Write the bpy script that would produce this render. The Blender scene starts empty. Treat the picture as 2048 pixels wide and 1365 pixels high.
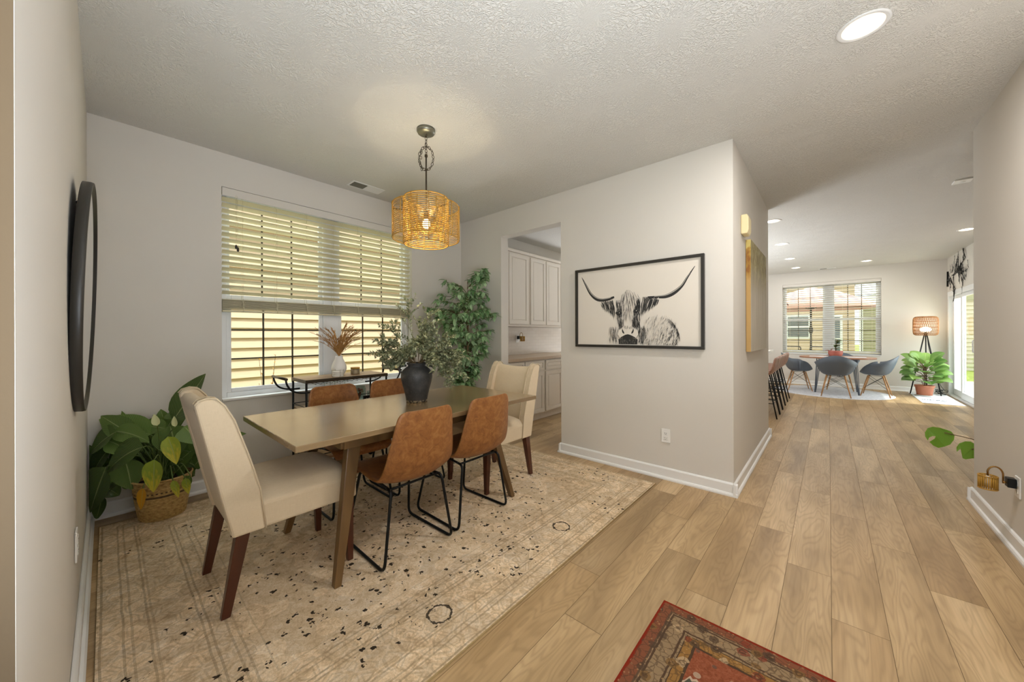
import bpy, bmesh, math, random
from mathutils import Vector, Matrix
R = math.radians
scene = bpy.context.scene
col = scene.collection
# ------------------------------------------------------------------ camera
cam_d = bpy.data.cameras.new('camera'); cam = bpy.data.objects.new('camera', cam_d); col.objects.link(cam)
cam_d.sensor_width = 36.0; cam_d.sensor_fit = 'HORIZONTAL'
cam_d.lens = 717.8 / 2048 * 36.0
cam_d.shift_x = 0.0; cam_d.shift_y = -(682.5 - 668.3) / 2048
cam_d.clip_start = 0.02; cam_d.clip_end = 300
TH = 0.7230
cam.matrix_world = (Matrix.Translation((0, 0, 1.248)) @ Matrix.Rotation(TH, 4, 'Z')
                    @ Matrix.Rotation(math.pi / 2, 4, 'X') @ Matrix.Rotation(-0.0027, 4, 'Z'))
scene.camera = cam
# ------------------------------------------------------------------ world, colour management
w = bpy.data.worlds.new('world'); scene.world = w; w.use_nodes = True
bg = w.node_tree.nodes['Background']; bg.inputs[0].default_value = (0.93, 0.97, 1.0, 1); bg.inputs[1].default_value = 1.9
scene.view_settings.view_transform = 'Standard'; scene.view_settings.look = 'None'
scene.view_settings.exposure = 0.24; scene.view_settings.gamma = 1.0; scene.view_settings.use_curve_mapping = False
try:
    scene.cycles.max_bounces = 10; scene.cycles.diffuse_bounces = 5; scene.cycles.glossy_bounces = 4
    scene.cycles.transmission_bounces = 8; scene.cycles.transparent_max_bounces = 12
    scene.cycles.use_denoising = True; scene.cycles.sample_clamp_indirect = 6
    scene.cycles.caustics_reflective = False; scene.cycles.caustics_refractive = False
except Exception: pass
def lamp(name, kind, loc, energy, color=(1, 1, 1), size=0.1, size_y=None, rot=(0, 0, 0), shape=None, spread=None):
    d = bpy.data.lights.new(name, kind); d.energy = energy; d.color = color
    if kind == 'AREA':
        d.size = size; d.shape = shape or ('RECTANGLE' if size_y else 'DISK')
        if size_y: d.size_y = size_y
        if spread: d.spread = R(spread)
    elif kind == 'SUN': d.angle = size
    else: d.shadow_soft_size = size
    o = bpy.data.objects.new(name, d); col.objects.link(o); o.location = loc; o.rotation_euler = rot
    return o
# added fill lamp behind the camera, in an unseen opening made in wall_front
lamp('added_entry_fill', 'AREA', (0, -2.55, 1.30), 22, (0.84, 0.92, 1.0), 1.3, 2.2, (R(90), 0, 0))
# daylight from the open sky above the side yard, the back yard and the patio
lamp('side_yard_daylight', 'AREA', (-5.1, 1.5, 3.6), 130, (0.88, 0.94, 1.0), 2.2, 4.0, (0, R(-50), 0))
lamp('back_yard_daylight', 'AREA', (0, 13.2, 3.7), 260, (0.97, 0.985, 1.0), 4.0, 2.4, (R(-50), 0, 0))
lamp('patio_daylight', 'AREA', (3.4, 10.3, 1.9), 130, (0.97, 0.985, 1.0), 3.0, 2.4, (0, R(80), 0))
# added fill lamps aimed up, beside the camera and unseen in the kitchen
lamp('added_ceiling_fill', 'AREA', (0.36, 0.00, 0.85), 80, (.83, .91, 1.0), 1.0, None, (R(180), R(-10), 0))
lamp('added_kitchen_fill', 'AREA', (-2.9, 7.5, .7), 135, (.85, .92, 1.0), 1.6, None, (R(180), R(8), 0))
lamp('sun', 'SUN', (6, 3, 12), 2.8, (1, .96, .88), R(1.0), rot=(R(-6), R(30), 0))
CAN_POWER = 8
# ------------------------------------------------------------------ room constants
LX, CY, HX, RX, LY = -3.722, 3.183, -0.548, 0.8025, -0.08
HEND, REND, FY, FX, CZ = 5.31, 4.24, 11.25, 1.80, 2.74
# ------------------------------------------------------------------ node helpers
def lin(c):
    if isinstance(c, str): c = tuple(int(c[i:i+2], 16) for i in (0, 2, 4))
    return tuple((v/255/12.92 if v/255 <= .04045 else ((v/255+.055)/1.055)**2.4) for v in c[:3]) + (1,)
class NT:
    def __init__(s, name):
        s.m = bpy.data.materials.new(name); s.m.use_nodes = True; s.t = s.m.node_tree
        s.b = s.t.nodes['Principled BSDF']; s.out = s.t.nodes['Material Output']
    def n(s, typ, **kw):
        x = s.t.nodes.new(typ)
        for k, v in kw.items():
            if k.startswith('i_'):
                key = k[2:]; key = int(key) if key.isdigit() else key.replace('_', ' ')
                s.put(x.inputs[key], v)
            else: setattr(x, k, v)
        return x
    def put(s, inp, v):
        if hasattr(v, 'is_linked') or isinstance(v, bpy.types.NodeSocket): s.t.links.new(v, inp)
        elif isinstance(v, (tuple, list)) and inp.type == 'RGBA' and len(v) == 3: inp.default_value = tuple(v) + (1,)
        else: inp.default_value = v
    def math(s, op, a, b=None, c=None, clamp=False):
        x = s.t.nodes.new('ShaderNodeMath'); x.operation = op; x.use_clamp = clamp
        s.put(x.inputs[0], a)
        if b is not None: s.put(x.inputs[1], b)
        if c is not None: s.put(x.inputs[2], c)
        return x.outputs[0]
    def vmath(s, op, a, b=None):
        x = s.t.nodes.new('ShaderNodeVectorMath'); x.operation = op
        s.put(x.inputs[0], a)
        if b is not None: s.put(x.inputs[1], b)
        return x.outputs['Value'] if op in ('LENGTH', 'DOT_PRODUCT', 'DISTANCE') else x.outputs[0]
    def obj(s): return s.n('ShaderNodeTexCoord').outputs['Object']
    def sep(s, v):
        x = s.n('ShaderNodeSeparateXYZ', i_0=v); return x.outputs
    def comb(s, a, b, c): return s.n('ShaderNodeCombineXYZ', i_0=a, i_1=b, i_2=c).outputs[0]
    def map(s, v, scale=(1, 1, 1), loc=(0, 0, 0), rot=(0, 0, 0)):
        return s.n('ShaderNodeMapping', i_Vector=v, i_Scale=scale, i_Location=loc, i_Rotation=rot).outputs[0]
    def noise(s, v, scale=5, detail=2, rough=.5, dist=0):
        return s.n('ShaderNodeTexNoise', i_Vector=v, i_Scale=scale, i_Detail=detail, i_Roughness=rough, i_Distortion=dist).outputs['Fac']
    def vor(s, v, scale=5, feature='F1', out='Distance', rnd=1.0):
        return s.n('ShaderNodeTexVoronoi', feature=feature, i_Vector=v, i_Scale=scale, i_Randomness=rnd).outputs[out]
    def ramp(s, f, stops, interp='LINEAR'):
        x = s.n('ShaderNodeValToRGB', i_Fac=f); cr = x.color_ramp; cr.interpolation = interp
        while len(cr.elements) > 1: cr.elements.remove(cr.elements[-1])
        cr.elements[0].position = stops[0][0]; cr.elements[0].color = lin(stops[0][1]) if not isinstance(stops[0][1], float) else (stops[0][1],)*3+(1,)
        for p, c in stops[1:]:
            e = cr.elements.new(p); e.color = lin(c) if not isinstance(c, float) else (c,)*3+(1,)
        return x.outputs[0]
    def mix(s, f, a, b, mode='MIX'):
        x = s.t.nodes.new('ShaderNodeMix'); x.data_type = 'RGBA'; x.blend_type = mode
        s.put(x.inputs[0], f)
        s.put(x.inputs[6], lin(a) if isinstance(a, str) else a); s.put(x.inputs[7], lin(b) if isinstance(b, str) else b)
        return x.outputs[2]
    def bump(s, h, strength=.3, dist=.01):
        x = s.n('ShaderNodeBump', i_Strength=strength, i_Distance=dist, i_Height=h)
        s.t.links.new(x.outputs[0], s.b.inputs['Normal'])
    def base(s, c): s.put(s.b.inputs['Base Color'], lin(c) if isinstance(c, str) else c)
    def set(s, **k):
        for a, v in k.items(): s.put(s.b.inputs[a.replace('_', ' ')], v)
M = {}
def plain(name, c, rough=.5, metal=0., var=.06, scale=6, bump=0, bscale=60, spec=.5):
    t = NT(name); o = t.obj(); f = t.noise(o, scale, 3)
    c0 = lin(c); a = tuple(max(0, v*(1-var)) for v in c0[:3])+(1,); b = tuple(min(1, v*(1+var)) for v in c0[:3])+(1,)
    t.base(t.mix(f, a, b)); t.set(Roughness=rough, Metallic=metal, Specular_IOR_Level=spec)
    if bump: t.bump(t.noise(o, bscale, 4), bump, .002)
    M[name] = t.m; return t.m
def emit(name, c, strength):
    t = NT(name); e = t.n('ShaderNodeEmission', i_0=lin(c), i_1=strength)
    t.t.links.new(e.outputs[0], t.out.inputs[0]); M[name] = t.m; return t.m

plain('wall_paint', 'D7D2CA', .85, var=.012, scale=1.5, bump=.08, bscale=250, spec=.2)
plain('jamb_darkened', '5A4C3A', .85, var=.012, scale=1.5, bump=.08, bscale=250, spec=.2)  # tan darkened to offset strong lamp light on the entry jamb
plain('trim_white', 'E9E8E6', .4, var=.01)
plain('vinyl_white', 'E6E8EA', .35, var=.01)
plain('plastic_white', 'EDEBE7', .35, var=.01)
plain('chime_cream', 'E3D3A6', .5, var=.02)
plain('black_metal', '1A1B1C', .42, .6, var=.1)
plain('frame_black', '2A2722', .45, var=.12, scale=10, bump=.1)
plain('grille_backlit', '463A2A', .5, var=.05)  # white window bars coloured dark, backlit silhouette put into the colour
plain('bronze', '4A4134', .38, .8, var=.1)
plain('nickel', '8A887A', .4, .85, var=.03)
plain('brass', '9A7440', .3, .9, var=.05)
plain('cabinet_paint', 'E2D9CD', .5, var=.012)
plain('mirror_glass', 'EDEDED', .02, 1.0, var=0)
plain('ceramic_white', 'E4E2DE', .45, var=.03, bump=.05)
plain('terracotta', 'C07A5E', .7, var=.1, bump=.15)
plain('pink_pot', 'B2685C', .55, var=.1)
plain('soil', '33261B', .95, var=.3, scale=40, bump=.5)
plain('stem_green', '5C7034', .6, var=.15)
plain('bark', '6A5138', .8, var=.25, scale=30, bump=.4)
plain('twig', '6C5A3C', .8, var=.2, scale=30)
plain('shell_grey', '5F6975', .5, var=.03)
plain('beech', 'B98B5C', .5, var=.15, scale=20)
plain('rattan_brown', '9A6A3C', .6, var=.2, scale=40)
plain('rattan', 'B0842F', .55, var=.15, scale=40, bump=.1)
plain('concrete', 'C9C3B8', .9, var=.08, scale=4, bump=.2)
plain('grey_stone', 'C9CBCB', .6, var=.05)
plain('plate_white', 'E8E4DC', .3, var=.02)
plain('tin', '8D7D62', .5, .3, var=.1)
plain('cork_dark', '7A3A22', .6, var=.2)
plain('white_quartz', 'F0EEEA', .2, var=.02)
plain('pampas', 'B98A4E', .9, var=.35, scale=25)
plain('umbrella_cloth', 'D2A294', .8, var=.05)
plain('patio_dark', '2B2722', .6, var=.1)
plain('roof_shingle', '77706A', .9, var=.2, scale=20)
plain('trim_out', 'F4F4F2', .6, var=.02)
plain('glass_dark', '60676B', .1, var=.1)
emit('can_glow', 'FFF3DF', 14.0)
emit('bulb_glow', 'FFDf9A', 22.0)
emit('bulb_soft', 'FFF0CC', 7.0)

def glass(name, c='FFFFFF', rough=0.0):
    t = NT(name)
    tr = t.n('ShaderNodeBsdfTransparent', i_0=lin(c)); gl = t.n('ShaderNodeBsdfGlossy', i_0=(1, 1, 1, 1), i_Roughness=max(rough, .02))
    fr = t.n('ShaderNodeFresnel', i_0=1.45)
    bf = t.math('SUBTRACT', 1.0, t.n('ShaderNodeNewGeometry').outputs['Backfacing'])
    m = t.n('ShaderNodeMixShader', i_0=t.math('MULTIPLY', fr.outputs[0], bf), i_1=tr.outputs[0], i_2=gl.outputs[0])
    t.t.links.new(m.outputs[0], t.out.inputs[0]); M[name] = t.m
glass('pane', 'F7FBF9'); glass('door_pane', 'F7FBF9'); M['door_pane'].node_tree.nodes['Fresnel'].inputs[0].default_value = 1.16; M['pane'].node_tree.nodes['Fresnel'].inputs[0].default_value = 1.22; glass('clear_glass', 'E9F0EE')

# ceiling, stomp texture
t = NT('ceiling_plaster'); o = t.obj()
vt = t.n('ShaderNodeTexVoronoi', i_Vector=t.map(o, (1, 1, 0)), i_Scale=3.6)
vt2 = t.map(o, (1, 1, 0)); d = t.vmath('SUBTRACT', vt2, vt.outputs['Position'])
nrm = t.vmath('NORMALIZE', d); rr = t.vmath('LENGTH', d)
sx = t.sep(nrm); offs = t.vmath('MULTIPLY', vt.outputs['Color'], (20., 20., 20.))
vec = t.vmath('ADD', t.comb(t.math('MULTIPLY', sx[0], 5.0), t.math('MULTIPLY', sx[1], 5.0), t.math('MULTIPLY', rr, 22.0)), offs)
h1 = t.noise(vec, 2.2, 2, .55, .6); h2 = t.noise(o, 60, 3, .6)
rid = t.math('ABSOLUTE', t.math('SUBTRACT', h1, .5)); rid = t.math('MULTIPLY', t.math('MINIMUM', t.math('MULTIPLY', rid, 9.0), 1.0), t.math('MINIMUM', t.math('MULTIPLY', rr, 7.0), 1.0))
t.base(t.mix(t.noise(o, 1.2, 2), 'D8D5CE', 'DDDAD4')); t.set(Roughness=.95, Specular_IOR_Level=.1)
t.bump(t.math('ADD', rid, t.math('MULTIPLY', h2, .15)), .6, .006); M['ceiling'] = t.m

# wood plank floor : per-plank uv (u across, v along) and a random value
t = NT('floor_oak'); uv = t.n('ShaderNodeUVMap', uv_map='plank').outputs[0]
rnd = t.n('ShaderNodeAttribute', attribute_name='rnd').outputs['Fac']
s = t.sep(uv)
shift = t.comb(t.math('MULTIPLY', rnd, 37.0), t.math('MULTIPLY', rnd, 91.0), t.math('MULTIPLY', rnd, 13.0))
pv = t.vmath('ADD', t.comb(s[0], s[1], 0.0), shift)
warp = t.noise(t.map(pv, (7, 1.1, 1)), 1.0, 2, .5, .3)
rings = t.math('SINE', t.math('MULTIPLY', warp, 60.0))
fine = t.noise(t.map(pv, (110, 3.5, 1)), 1.0, 3, .6)
broad = t.noise(t.map(pv, (5, .9, 1)), 1.0, 2, .5, .4)
c = t.ramp(broad, [(.28, 'A08867'), (.45, 'BAA17B'), (.6, 'CCB38D'), (.8, 'D8C39F')])
tone = t.ramp(rnd, [(0, 'C9C0B4'), (.3, 'EFE6DA'), (.6, 'FFF8EE'), (1, 'E0D2C0')])
c = t.mix(.9, c, tone, 'MULTIPLY')
c = t.mix(t.math('MULTIPLY', t.math('POWER', t.math('ABSOLUTE', rings), 5.0), .24), c, '7A5F40')
c = t.mix(t.math('MULTIPLY', t.math('SUBTRACT', fine, .35), .55, clamp=True), c, '6E5639')
t.base(c); t.set(Roughness=t.math('ADD', .34, t.math('MULTIPLY', fine, .15)), Specular_IOR_Level=.4)
t.bump(fine, .06, .002); M['floor_oak'] = t.m
plain('floor_gap', '6E583B', .8)

def wood(name, c1, c2, c3, rough=.35, axis='Y', sc=1.0, spec=.5):
    t = NT(name); o = t.obj(); k = {'Y': (9, .8, 9), 'X': (.8, 9, 9), 'Z': (9, 9, .8)}[axis]
    k = tuple(v*sc for v in k)
    a = t.noise(t.map(o, k), 1.0, 2, .5, .35); b = t.noise(t.map(o, tuple(v*7 for v in k)), 1.5, 3, .6)
    c = t.ramp(a, [(.25, c1), (.5, c2), (.78, c3)]); c = t.mix(t.math('MULTIPLY', b, .25), c, c1)
    t.base(c); t.set(Roughness=rough, Specular_IOR_Level=spec); t.bump(b, .05, .001); M[name] = t.m
wood('table_wood', '745C3E', '8A7250', '9C8564', .22)
M['table_wood'].node_tree.nodes['Principled BSDF'].inputs['Coat Weight'].default_value = .7; M['table_wood'].node_tree.nodes['Principled BSDF'].inputs['Coat Roughness'].default_value = .24; M['table_wood'].node_tree.nodes['Principled BSDF'].inputs['Coat IOR'].default_value = 1.6
wood('leg_wood', '4A361E', '6A4E2C', '7E6038', .35, 'Z')
wood('mahogany', '3A1C10', '4C2616', '5A3020', .3, 'Z')
wood('cart_wood', '7A5A38', '9A7A52', 'AE9068', .4)
wood('walnut_top', '8B5C40', 'A8765A', 'B98A70', .35, 'X')

def fabric(name, c1, c2, scale=1.0):
    t = NT(name); o = t.obj()
    w1 = t.noise(t.map(o, (500, 500, 40)), 1.0, 2); w2 = t.noise(t.map(o, (40, 40, 600)), 1.0, 2); bl = t.noise(o, 9, 2)
    f = t.math('ADD', t.math('MULTIPLY', w1, .5), t.math('MULTIPLY', w2, .5))
    t.base(t.mix(t.math('ADD', t.math('MULTIPLY', f, .8), t.math('MULTIPLY', bl, .2)), c1, c2)); t.set(Roughness=.95, Specular_IOR_Level=.15, Sheen_Weight=.2)
    t.bump(f, .25, .001); M[name] = t.m
fabric('linen', 'C6B292', 'E6D6BC'); fabric('linen_piping', 'BDAA8A', 'DCCDB2')

def leather(name, cs, rough=.42):
    t = NT(name); o = t.obj()
    a = t.noise(o, 24, 5, .7, .8); b = t.noise(o, 3.0, 2); v = t.vor(o, 160, 'DISTANCE_TO_EDGE')
    c = t.ramp(t.math('ADD', t.math('MULTIPLY', a, .75), t.math('MULTIPLY', b, .25)), [(.3, cs[0]), (.5, cs[1]), (.7, cs[2])])
    t.base(c); t.set(Roughness=rough, Specular_IOR_Level=.4); t.bump(t.math('MINIMUM', v, .1), .15, .002); M[name] = t.m
leather('leather', ('6E4222', '8E5C30', 'A87644'))
leather('stool_leather', ('8A6250', 'A07764', 'B08A76'), .35)

def leaf(name, c1, c2, rough=.42, veins=0.0, tip=None):
    t = NT(name); r = t.n('ShaderNodeNewGeometry').outputs['Random Per Island']
    uv = t.n('ShaderNodeUVMap', uv_map='leaf').outputs[0]; s = t.sep(uv)
    c = t.mix(r, c1, c2)
    if tip:
        n = t.noise(t.map(uv, (4, 3, 1)), 1.5, 2)
        c = t.mix(t.math('MULTIPLY', t.math('ADD', t.math('SUBTRACT', s[1], .35), t.math('MULTIPLY', t.math('SUBTRACT', n, .5), 1.5)), 2.2, clamp=True), c, tip)
    if veins:
        a = t.math('ABSOLUTE', t.math('SUBTRACT', s[0], .5))
        ph = t.math('SUBTRACT', t.math('MULTIPLY', s[1], 90.0), t.math('MULTIPLY', a, 50.0))
        st = t.math('POWER', t.math('ABSOLUTE', t.math('SINE', ph)), 5.0)
        mid = t.math('LESS_THAN', a, .02)
        c = t.mix(t.math('MULTIPLY', st, veins), c, 'B5C080'); c = t.mix(t.math('MULTIPLY', mid, .7), c, 'A9B678')
        t.bump(st, .2, .003)
    t.base(c); t.set(Roughness=rough, Specular_IOR_Level=.45)
    tr = t.n('ShaderNodeBsdfTranslucent'); t.put(tr.inputs[0], c)
    m = t.n('ShaderNodeMixShader', i_0=.22, i_1=t.b.outputs[0], i_2=tr.outputs[0]); t.t.links.new(m.outputs[0], t.out.inputs[0])
    M[name] = t.m
leaf('lily_leaf', '34521F', '6E8E44', .26, .35); leaf('lily_yellow', '7E9A2C', 'A8B42E', .4, .3, 'D8C83A')
leaf('lily_orange', 'D0A020', 'DC8A1C', .5, .1); leaf('lily_flower', 'E6E8B8', 'E0E49C', .5)
leaf('ficus_leaf', '5E8C54', 'BCD6AA', .45); leaf('olive_leaf', '5E6A4C', 'C4C69E', .6)
leaf('fig_leaf', '4C7A34', '86AA52', .4, .15); leaf('monstera_leaf', '78A832', '8CB840', .45, .08)
leaf('rubber_leaf', '2E4A22', '6C7C34', .4); leaf('pink_leaf', '9C5A50', 'B87A6A', .5)
leaf('weed_leaf', 'C08A3A', 'D8A858', .6); leaf('grass_leaf', '6A8A30', 'A0B850', .7)

# woven basket
t = NT('basket'); o = t.obj(); s = t.sep(o); ang = t.math('ARCTAN2', s[1], s[0])
row = t.math('FLOOR', t.math('MULTIPLY', s[2], 95.0)); par = t.math('MODULO', row, 2.0)
wv = t.math('SINE', t.math('ADD', t.math('MULTIPLY', ang, 24.0), t.math('MULTIPLY', par, math.pi)))
rv = t.math('ABSOLUTE', t.math('SINE', t.math('MULTIPLY', s[2], 95.0*math.pi)))
n = t.noise(t.comb(t.math('MULTIPLY', ang, 5.0), t.math('MULTIPLY', s[2], 60.0), 0.0), 1.2, 3)
c = t.ramp(n, [(.3, '9C7A42'), (.5, 'C2A064'), (.7, 'D8B87C')])
c = t.mix(t.math('MULTIPLY', t.math('LESS_THAN', rv, .22), .6), c, '5A4020')
band = t.math('LESS_THAN', t.math('ABSOLUTE', t.math('SUBTRACT', s[2], .165)), .007)
c = t.mix(t.math('MULTIPLY', band, .85), c, '2C1C10')
dash = t.math('MULTIPLY', t.math('LESS_THAN', t.math('ABSOLUTE', t.math('SUBTRACT', s[2], .19)), .005), t.math('GREATER_THAN', t.math('SINE', t.math('MULTIPLY', ang, 40.0)), .1))
c = t.mix(t.math('MULTIPLY', dash, .85), c, '2C1C10')
t.base(c); t.set(Roughness=.7); t.bump(t.math('ADD', t.math('MULTIPLY', wv, .5), rv), .6, .006); M['basket'] = t.m

# clay vase
t = NT('clay_vase'); o = t.obj(); s = t.sep(o)
a = t.noise(o, 18, 4, .6); sp = t.math('LESS_THAN', t.vor(o, 90), .10)
c = t.ramp(a, [(.3, '2C2C2C'), (.5, '3A3938'), (.7, '4C4844')])
c = t.mix(t.math('MULTIPLY', sp, .6), c, 'A09C94')
low = t.math('MULTIPLY', t.math('LESS_THAN', s[2], .016), t.math('GREATER_THAN', t.noise(o, 60, 2), .48)); c = t.mix(low, c, 'A8987C')
t.base(c); t.set(Roughness=.5); t.bump(a, .3, .003); M['clay_vase'] = t.m

# dining rug, local coordinates centred on the rug (half 1.22 x 1.52)
t = NT('rug_beige'); o = t.obj(); s = t.sep(o); hx, hy = 1.225, 1.52
wob = t.math('MULTIPLY', t.math('SUBTRACT', t.noise(o, 5, 2), .5), .012)
ex = t.math('SUBTRACT', hx, t.math('ABSOLUTE', s[0])); ey = t.math('SUBTRACT', hy, t.math('ABSOLUTE', s[1]))
e = t.math('ADD', t.math('MINIMUM', ex, ey), wob)
big = t.noise(o, 3.5, 4, .6, .5); mid = t.noise(o, 22, 5, .7, 1.0); fin = t.noise(o, 130, 3, .8)
c = t.ramp(t.math('ADD', t.math('MULTIPLY', mid, .7), t.math('MULTIPLY', big, .3)), [(.36, 'BEA484'), (.46, 'E0C6A2'), (.54, 'EED8B8'), (.64, 'F8E8D0')])
c = t.mix(t.math('MULTIPLY', t.math('SUBTRACT', fin, .38), 1.3, clamp=True), c, '94795A')
vd = t.vor(o, 9, 'SMOOTH_F1'); c = t.mix(t.math('MULTIPLY', t.math('GREATER_THAN', vd, .42), .25), c, '9A8870')
inb = t.math('LESS_THAN', e, .42)
v2 = t.math('LESS_THAN', t.math('ABSOLUTE', t.math('SUBTRACT', t.vor(o, 16, 'DISTANCE_TO_EDGE'), .12)), .05)
c = t.mix(t.math('MULTIPLY', t.math('MULTIPLY', inb, v2), .28), c, '8C7860')
for pos, wd, st in ((.012, .004, .6), (.075, .004, .5), (.1, .004, .45), (.15, .004, .5), (.165, .004, .35), (.30, .004, .5), (.32, .004, .5), (.37, .004, .4), (.395, .004, .4), (.45, .003, .3)):
    ln = t.math('LESS_THAN', t.math('ABSOLUTE', t.math('SUBTRACT', e, pos)), wd)
    c = t.mix(t.math('MULTIPLY', ln, t.math('MULTIPLY', t.math('ADD', mid, .25), st)), c, '6E5C44')
# black flecks
dv = t.n('ShaderNodeTexVoronoi', i_Vector=t.vmath('ADD', o, t.vmath('MULTIPLY', t.n('ShaderNodeTexNoise', i_Vector=o, i_Scale=55., i_Detail=2.).outputs['Color'], (.045, .045, .0))), i_Scale=38.)
sx2 = t.sep(dv.outputs['Color'])
fl = t.math('LESS_THAN', dv.outputs['Distance'], t.math('MULTIPLY', t.math('SUBTRACT', sx2[0], .35), .62))
dens = t.math('GREATER_THAN', t.math('ADD', t.noise(o, 1.7, 2), t.math('MULTIPLY', t.math('GREATER_THAN', e, .42), .16)), .55)
c = t.mix(t.math('MULTIPLY', t.math('MULTIPLY', fl, dens), .95), c, '1E1814')
# medallion rings along the border
py = t.math('SUBTRACT', t.math('FLOORED_MODULO', t.math('ADD', s[1], .508+.48), .96), .48) if False else t.math('SUBTRACT', t.math('MODULO', t.math('ADD', s[1], 10*.962+.513+.481), .962), .481)
rx = t.math('SUBTRACT', t.math('ABSOLUTE', s[0]), 1.0075)
rad = t.math('SQRT', t.math('ADD', t.math('POWER', t.math('ABSOLUTE', rx), 2.0), t.math('POWER', t.math('ABSOLUTE', py), 2.0)))
rad = t.math('ADD', rad, t.math('MULTIPLY', t.math('SUBTRACT', t.noise(o, 70, 2), .5), .03))
rg = t.math('MULTIPLY', t.math('LESS_THAN', t.math('ABSOLUTE', t.math('SUBTRACT', rad, .052)), t.math('MULTIPLY', t.noise(o, 40, 1), .010)), t.math('LESS_THAN', t.math('ABSOLUTE', s[1]), 1.2))
c = t.mix(t.math('MULTIPLY', rg, .9), c, '221C18')
t.base(c); t.set(Roughness=1.0, Specular_IOR_Level=.05); t.bump(t.math('ADD', fin, mid), .5, .004); M['rug_beige'] = t.m
plain('rug_binding', 'AE9468', .95, var=.15, scale=80)

# red runner, local coords from its back-left corner: x right, y back(0) to front(-)
t = NT('rug_red'); o = t.obj(); s = t.sep(o)
ex = t.math('MINIMUM', s[0], t.math('SUBTRACT', 1.0, s[0])); ey = t.math('MULTIPLY', s[1], -1.0)
e = t.math('ADD', t.math('MINIMUM', ex, ey), t.math('MULTIPLY', t.math('SUBTRACT', t.noise(o, 30, 2), .5), .008))
mid = t.noise(o, 60, 4, .7, 1.0); fin = t.noise(o, 220, 2)
c = t.ramp(e, [(0, '7C2A1C'), (.008, '7C4A34'), (.045, '5A4636'), (.052, '94795C'), (.058, '4E3C2E'), (.064, '8E775A'), (.118, '8E775A'), (.121, '4E3C2E'), (.127, '8E775A'), (.133, '42342A'), (.139, '906A38'), (.165, '906A38'), (.168, '453528'), (.178, '453528'), (.182, '824430')], 'CONSTANT')
fld = t.math('GREATER_THAN', e, .182)
# flowers in main border
al = t.math('SUBTRACT', s[0], s[1]); ow = t.vmath('ADD', o, t.vmath('MULTIPLY', t.n('ShaderNodeTexNoise', i_Vector=o, i_Scale=45., i_Detail=2.).outputs['Color'], (.02, .02, 0.)))
v = t.vor(ow, 17, 'F1'); vc = t.n('ShaderNodeTexVoronoi', i_Vector=ow, i_Scale=17.).outputs['Color']
c = t.mix(t.math('MULTIPLY', t.math('LESS_THAN', v, .36), .8), c, t.ramp(t.sep(vc)[0], [(0, '4A3C30'), (.35, '7A5C34'), (.6, '7A3628'), (.8, 'B49A78')], 'CONSTANT'))
c = t.mix(t.math('MULTIPLY', t.math('LESS_THAN', t.math('ABSOLUTE', t.math('SUBTRACT', v, .16)), .05), .6), c, '3A2C22')
v3 = t.vor(o, 45, 'F1'); c = t.mix(t.math('MULTIPLY', t.math('LESS_THAN', v3, .2), .5), c, 'B08A60')
c = t.mix(t.math('MULTIPLY', t.math('LESS_THAN', t.vor(ow, 38, 'DISTANCE_TO_EDGE'), .05), .55), c, '46362A')
# red field with small pale motifs and a dark stepped medallion
red = t.ramp(mid, [(.3, '6E3824'), (.5, '884830'), (.7, '9A6044')])
mo = t.math('LESS_THAN', t.vor(t.vmath('ADD', o, (.3, .1, 0.)), 13, 'F1'), .17); red = t.mix(t.math('MULTIPLY', mo, .6), red, 'B8A890')
mo2 = t.math('LESS_THAN', t.vor(t.vmath('ADD', o, (.7, .5, 0.)), 17, 'F1'), .14); red = t.mix(t.math('MULTIPLY', mo2, .6), red, '4A4A42')
saw = t.math('MULTIPLY', t.math('PINGPONG', s[0], .011), .9)
dd = t.math('SUBTRACT', t.math('MULTIPLY', s[1], -1.0), t.math('ADD', .33, t.math('MULTIPLY', saw, 1.0)))
dd = t.math('SUBTRACT', dd, t.math('MULTIPLY', t.math('MAXIMUM', t.math('SUBTRACT', t.math('ABSOLUTE', t.math('SUBTRACT', s[0], .33)), .13), 0.0), 1.8))
teal = t.mix(mid, '2E3630', '5A5C50')
teal = t.mix(t.math('MULTIPLY', t.math('LESS_THAN', t.vor(o, 20, 'F1'), .25), .6), teal, '94523A')
red = t.mix(t.math('GREATER_THAN', dd, -.012), red, 'B8A088'); red = t.mix(t.math('GREATER_THAN', dd, 0.0), red, teal)
c = t.mix(fld, c, red)
c = t.mix(t.math('MULTIPLY', fin, .25), c, '6E5640'); c = t.mix(t.math('LESS_THAN', e, .008), c, '7C2A1C')
t.base(c); t.set(Roughness=1.0, Specular_IOR_Level=.05); t.bump(fin, .4, .003); M['rug_red'] = t.m

t = NT('rug_round'); o = t.obj(); n = t.noise(t.map(o, (4, 16, 1)), 3, 4, .7, 1.0)
t.base(t.ramp(n, [(.35, '8C8E98'), (.45, 'C9CAD0'), (.6, 'DCDCE0')])); t.set(Roughness=1.0); M['rug_round'] = t.m
t = NT('mat_weave'); o = t.obj(); n = t.noise(o, 120, 3); t.base(t.mix(n, 'D6DCE4', 'EEF0F2')); t.set(Roughness=1.0); t.bump(n, .3, .003); M['mat_weave'] = t.m
plain('mat_ink', '3A4A5C', .9)
t = NT('backsplash'); o = t.obj(); s = t.sep(o)
br = t.n('ShaderNodeTexBrick', i_Vector=t.comb(s[1], s[2], 0.), i_Scale=1.0, i_Color1=lin('D2C8BC'), i_Color2=lin('D9D0C5'), i_Mortar=lin('C9BFB3'))
br.inputs['Mortar Size'].default_value = .002; br.inputs['Brick Width'].default_value = .15; br.inputs['Row Height'].default_value = .05
t.base(br.outputs[0]); t.set(Roughness=.35); M['backsplash'] = t.m
plain('counter_beige', 'BFA88E', .3, var=.12, scale=60)
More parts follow.
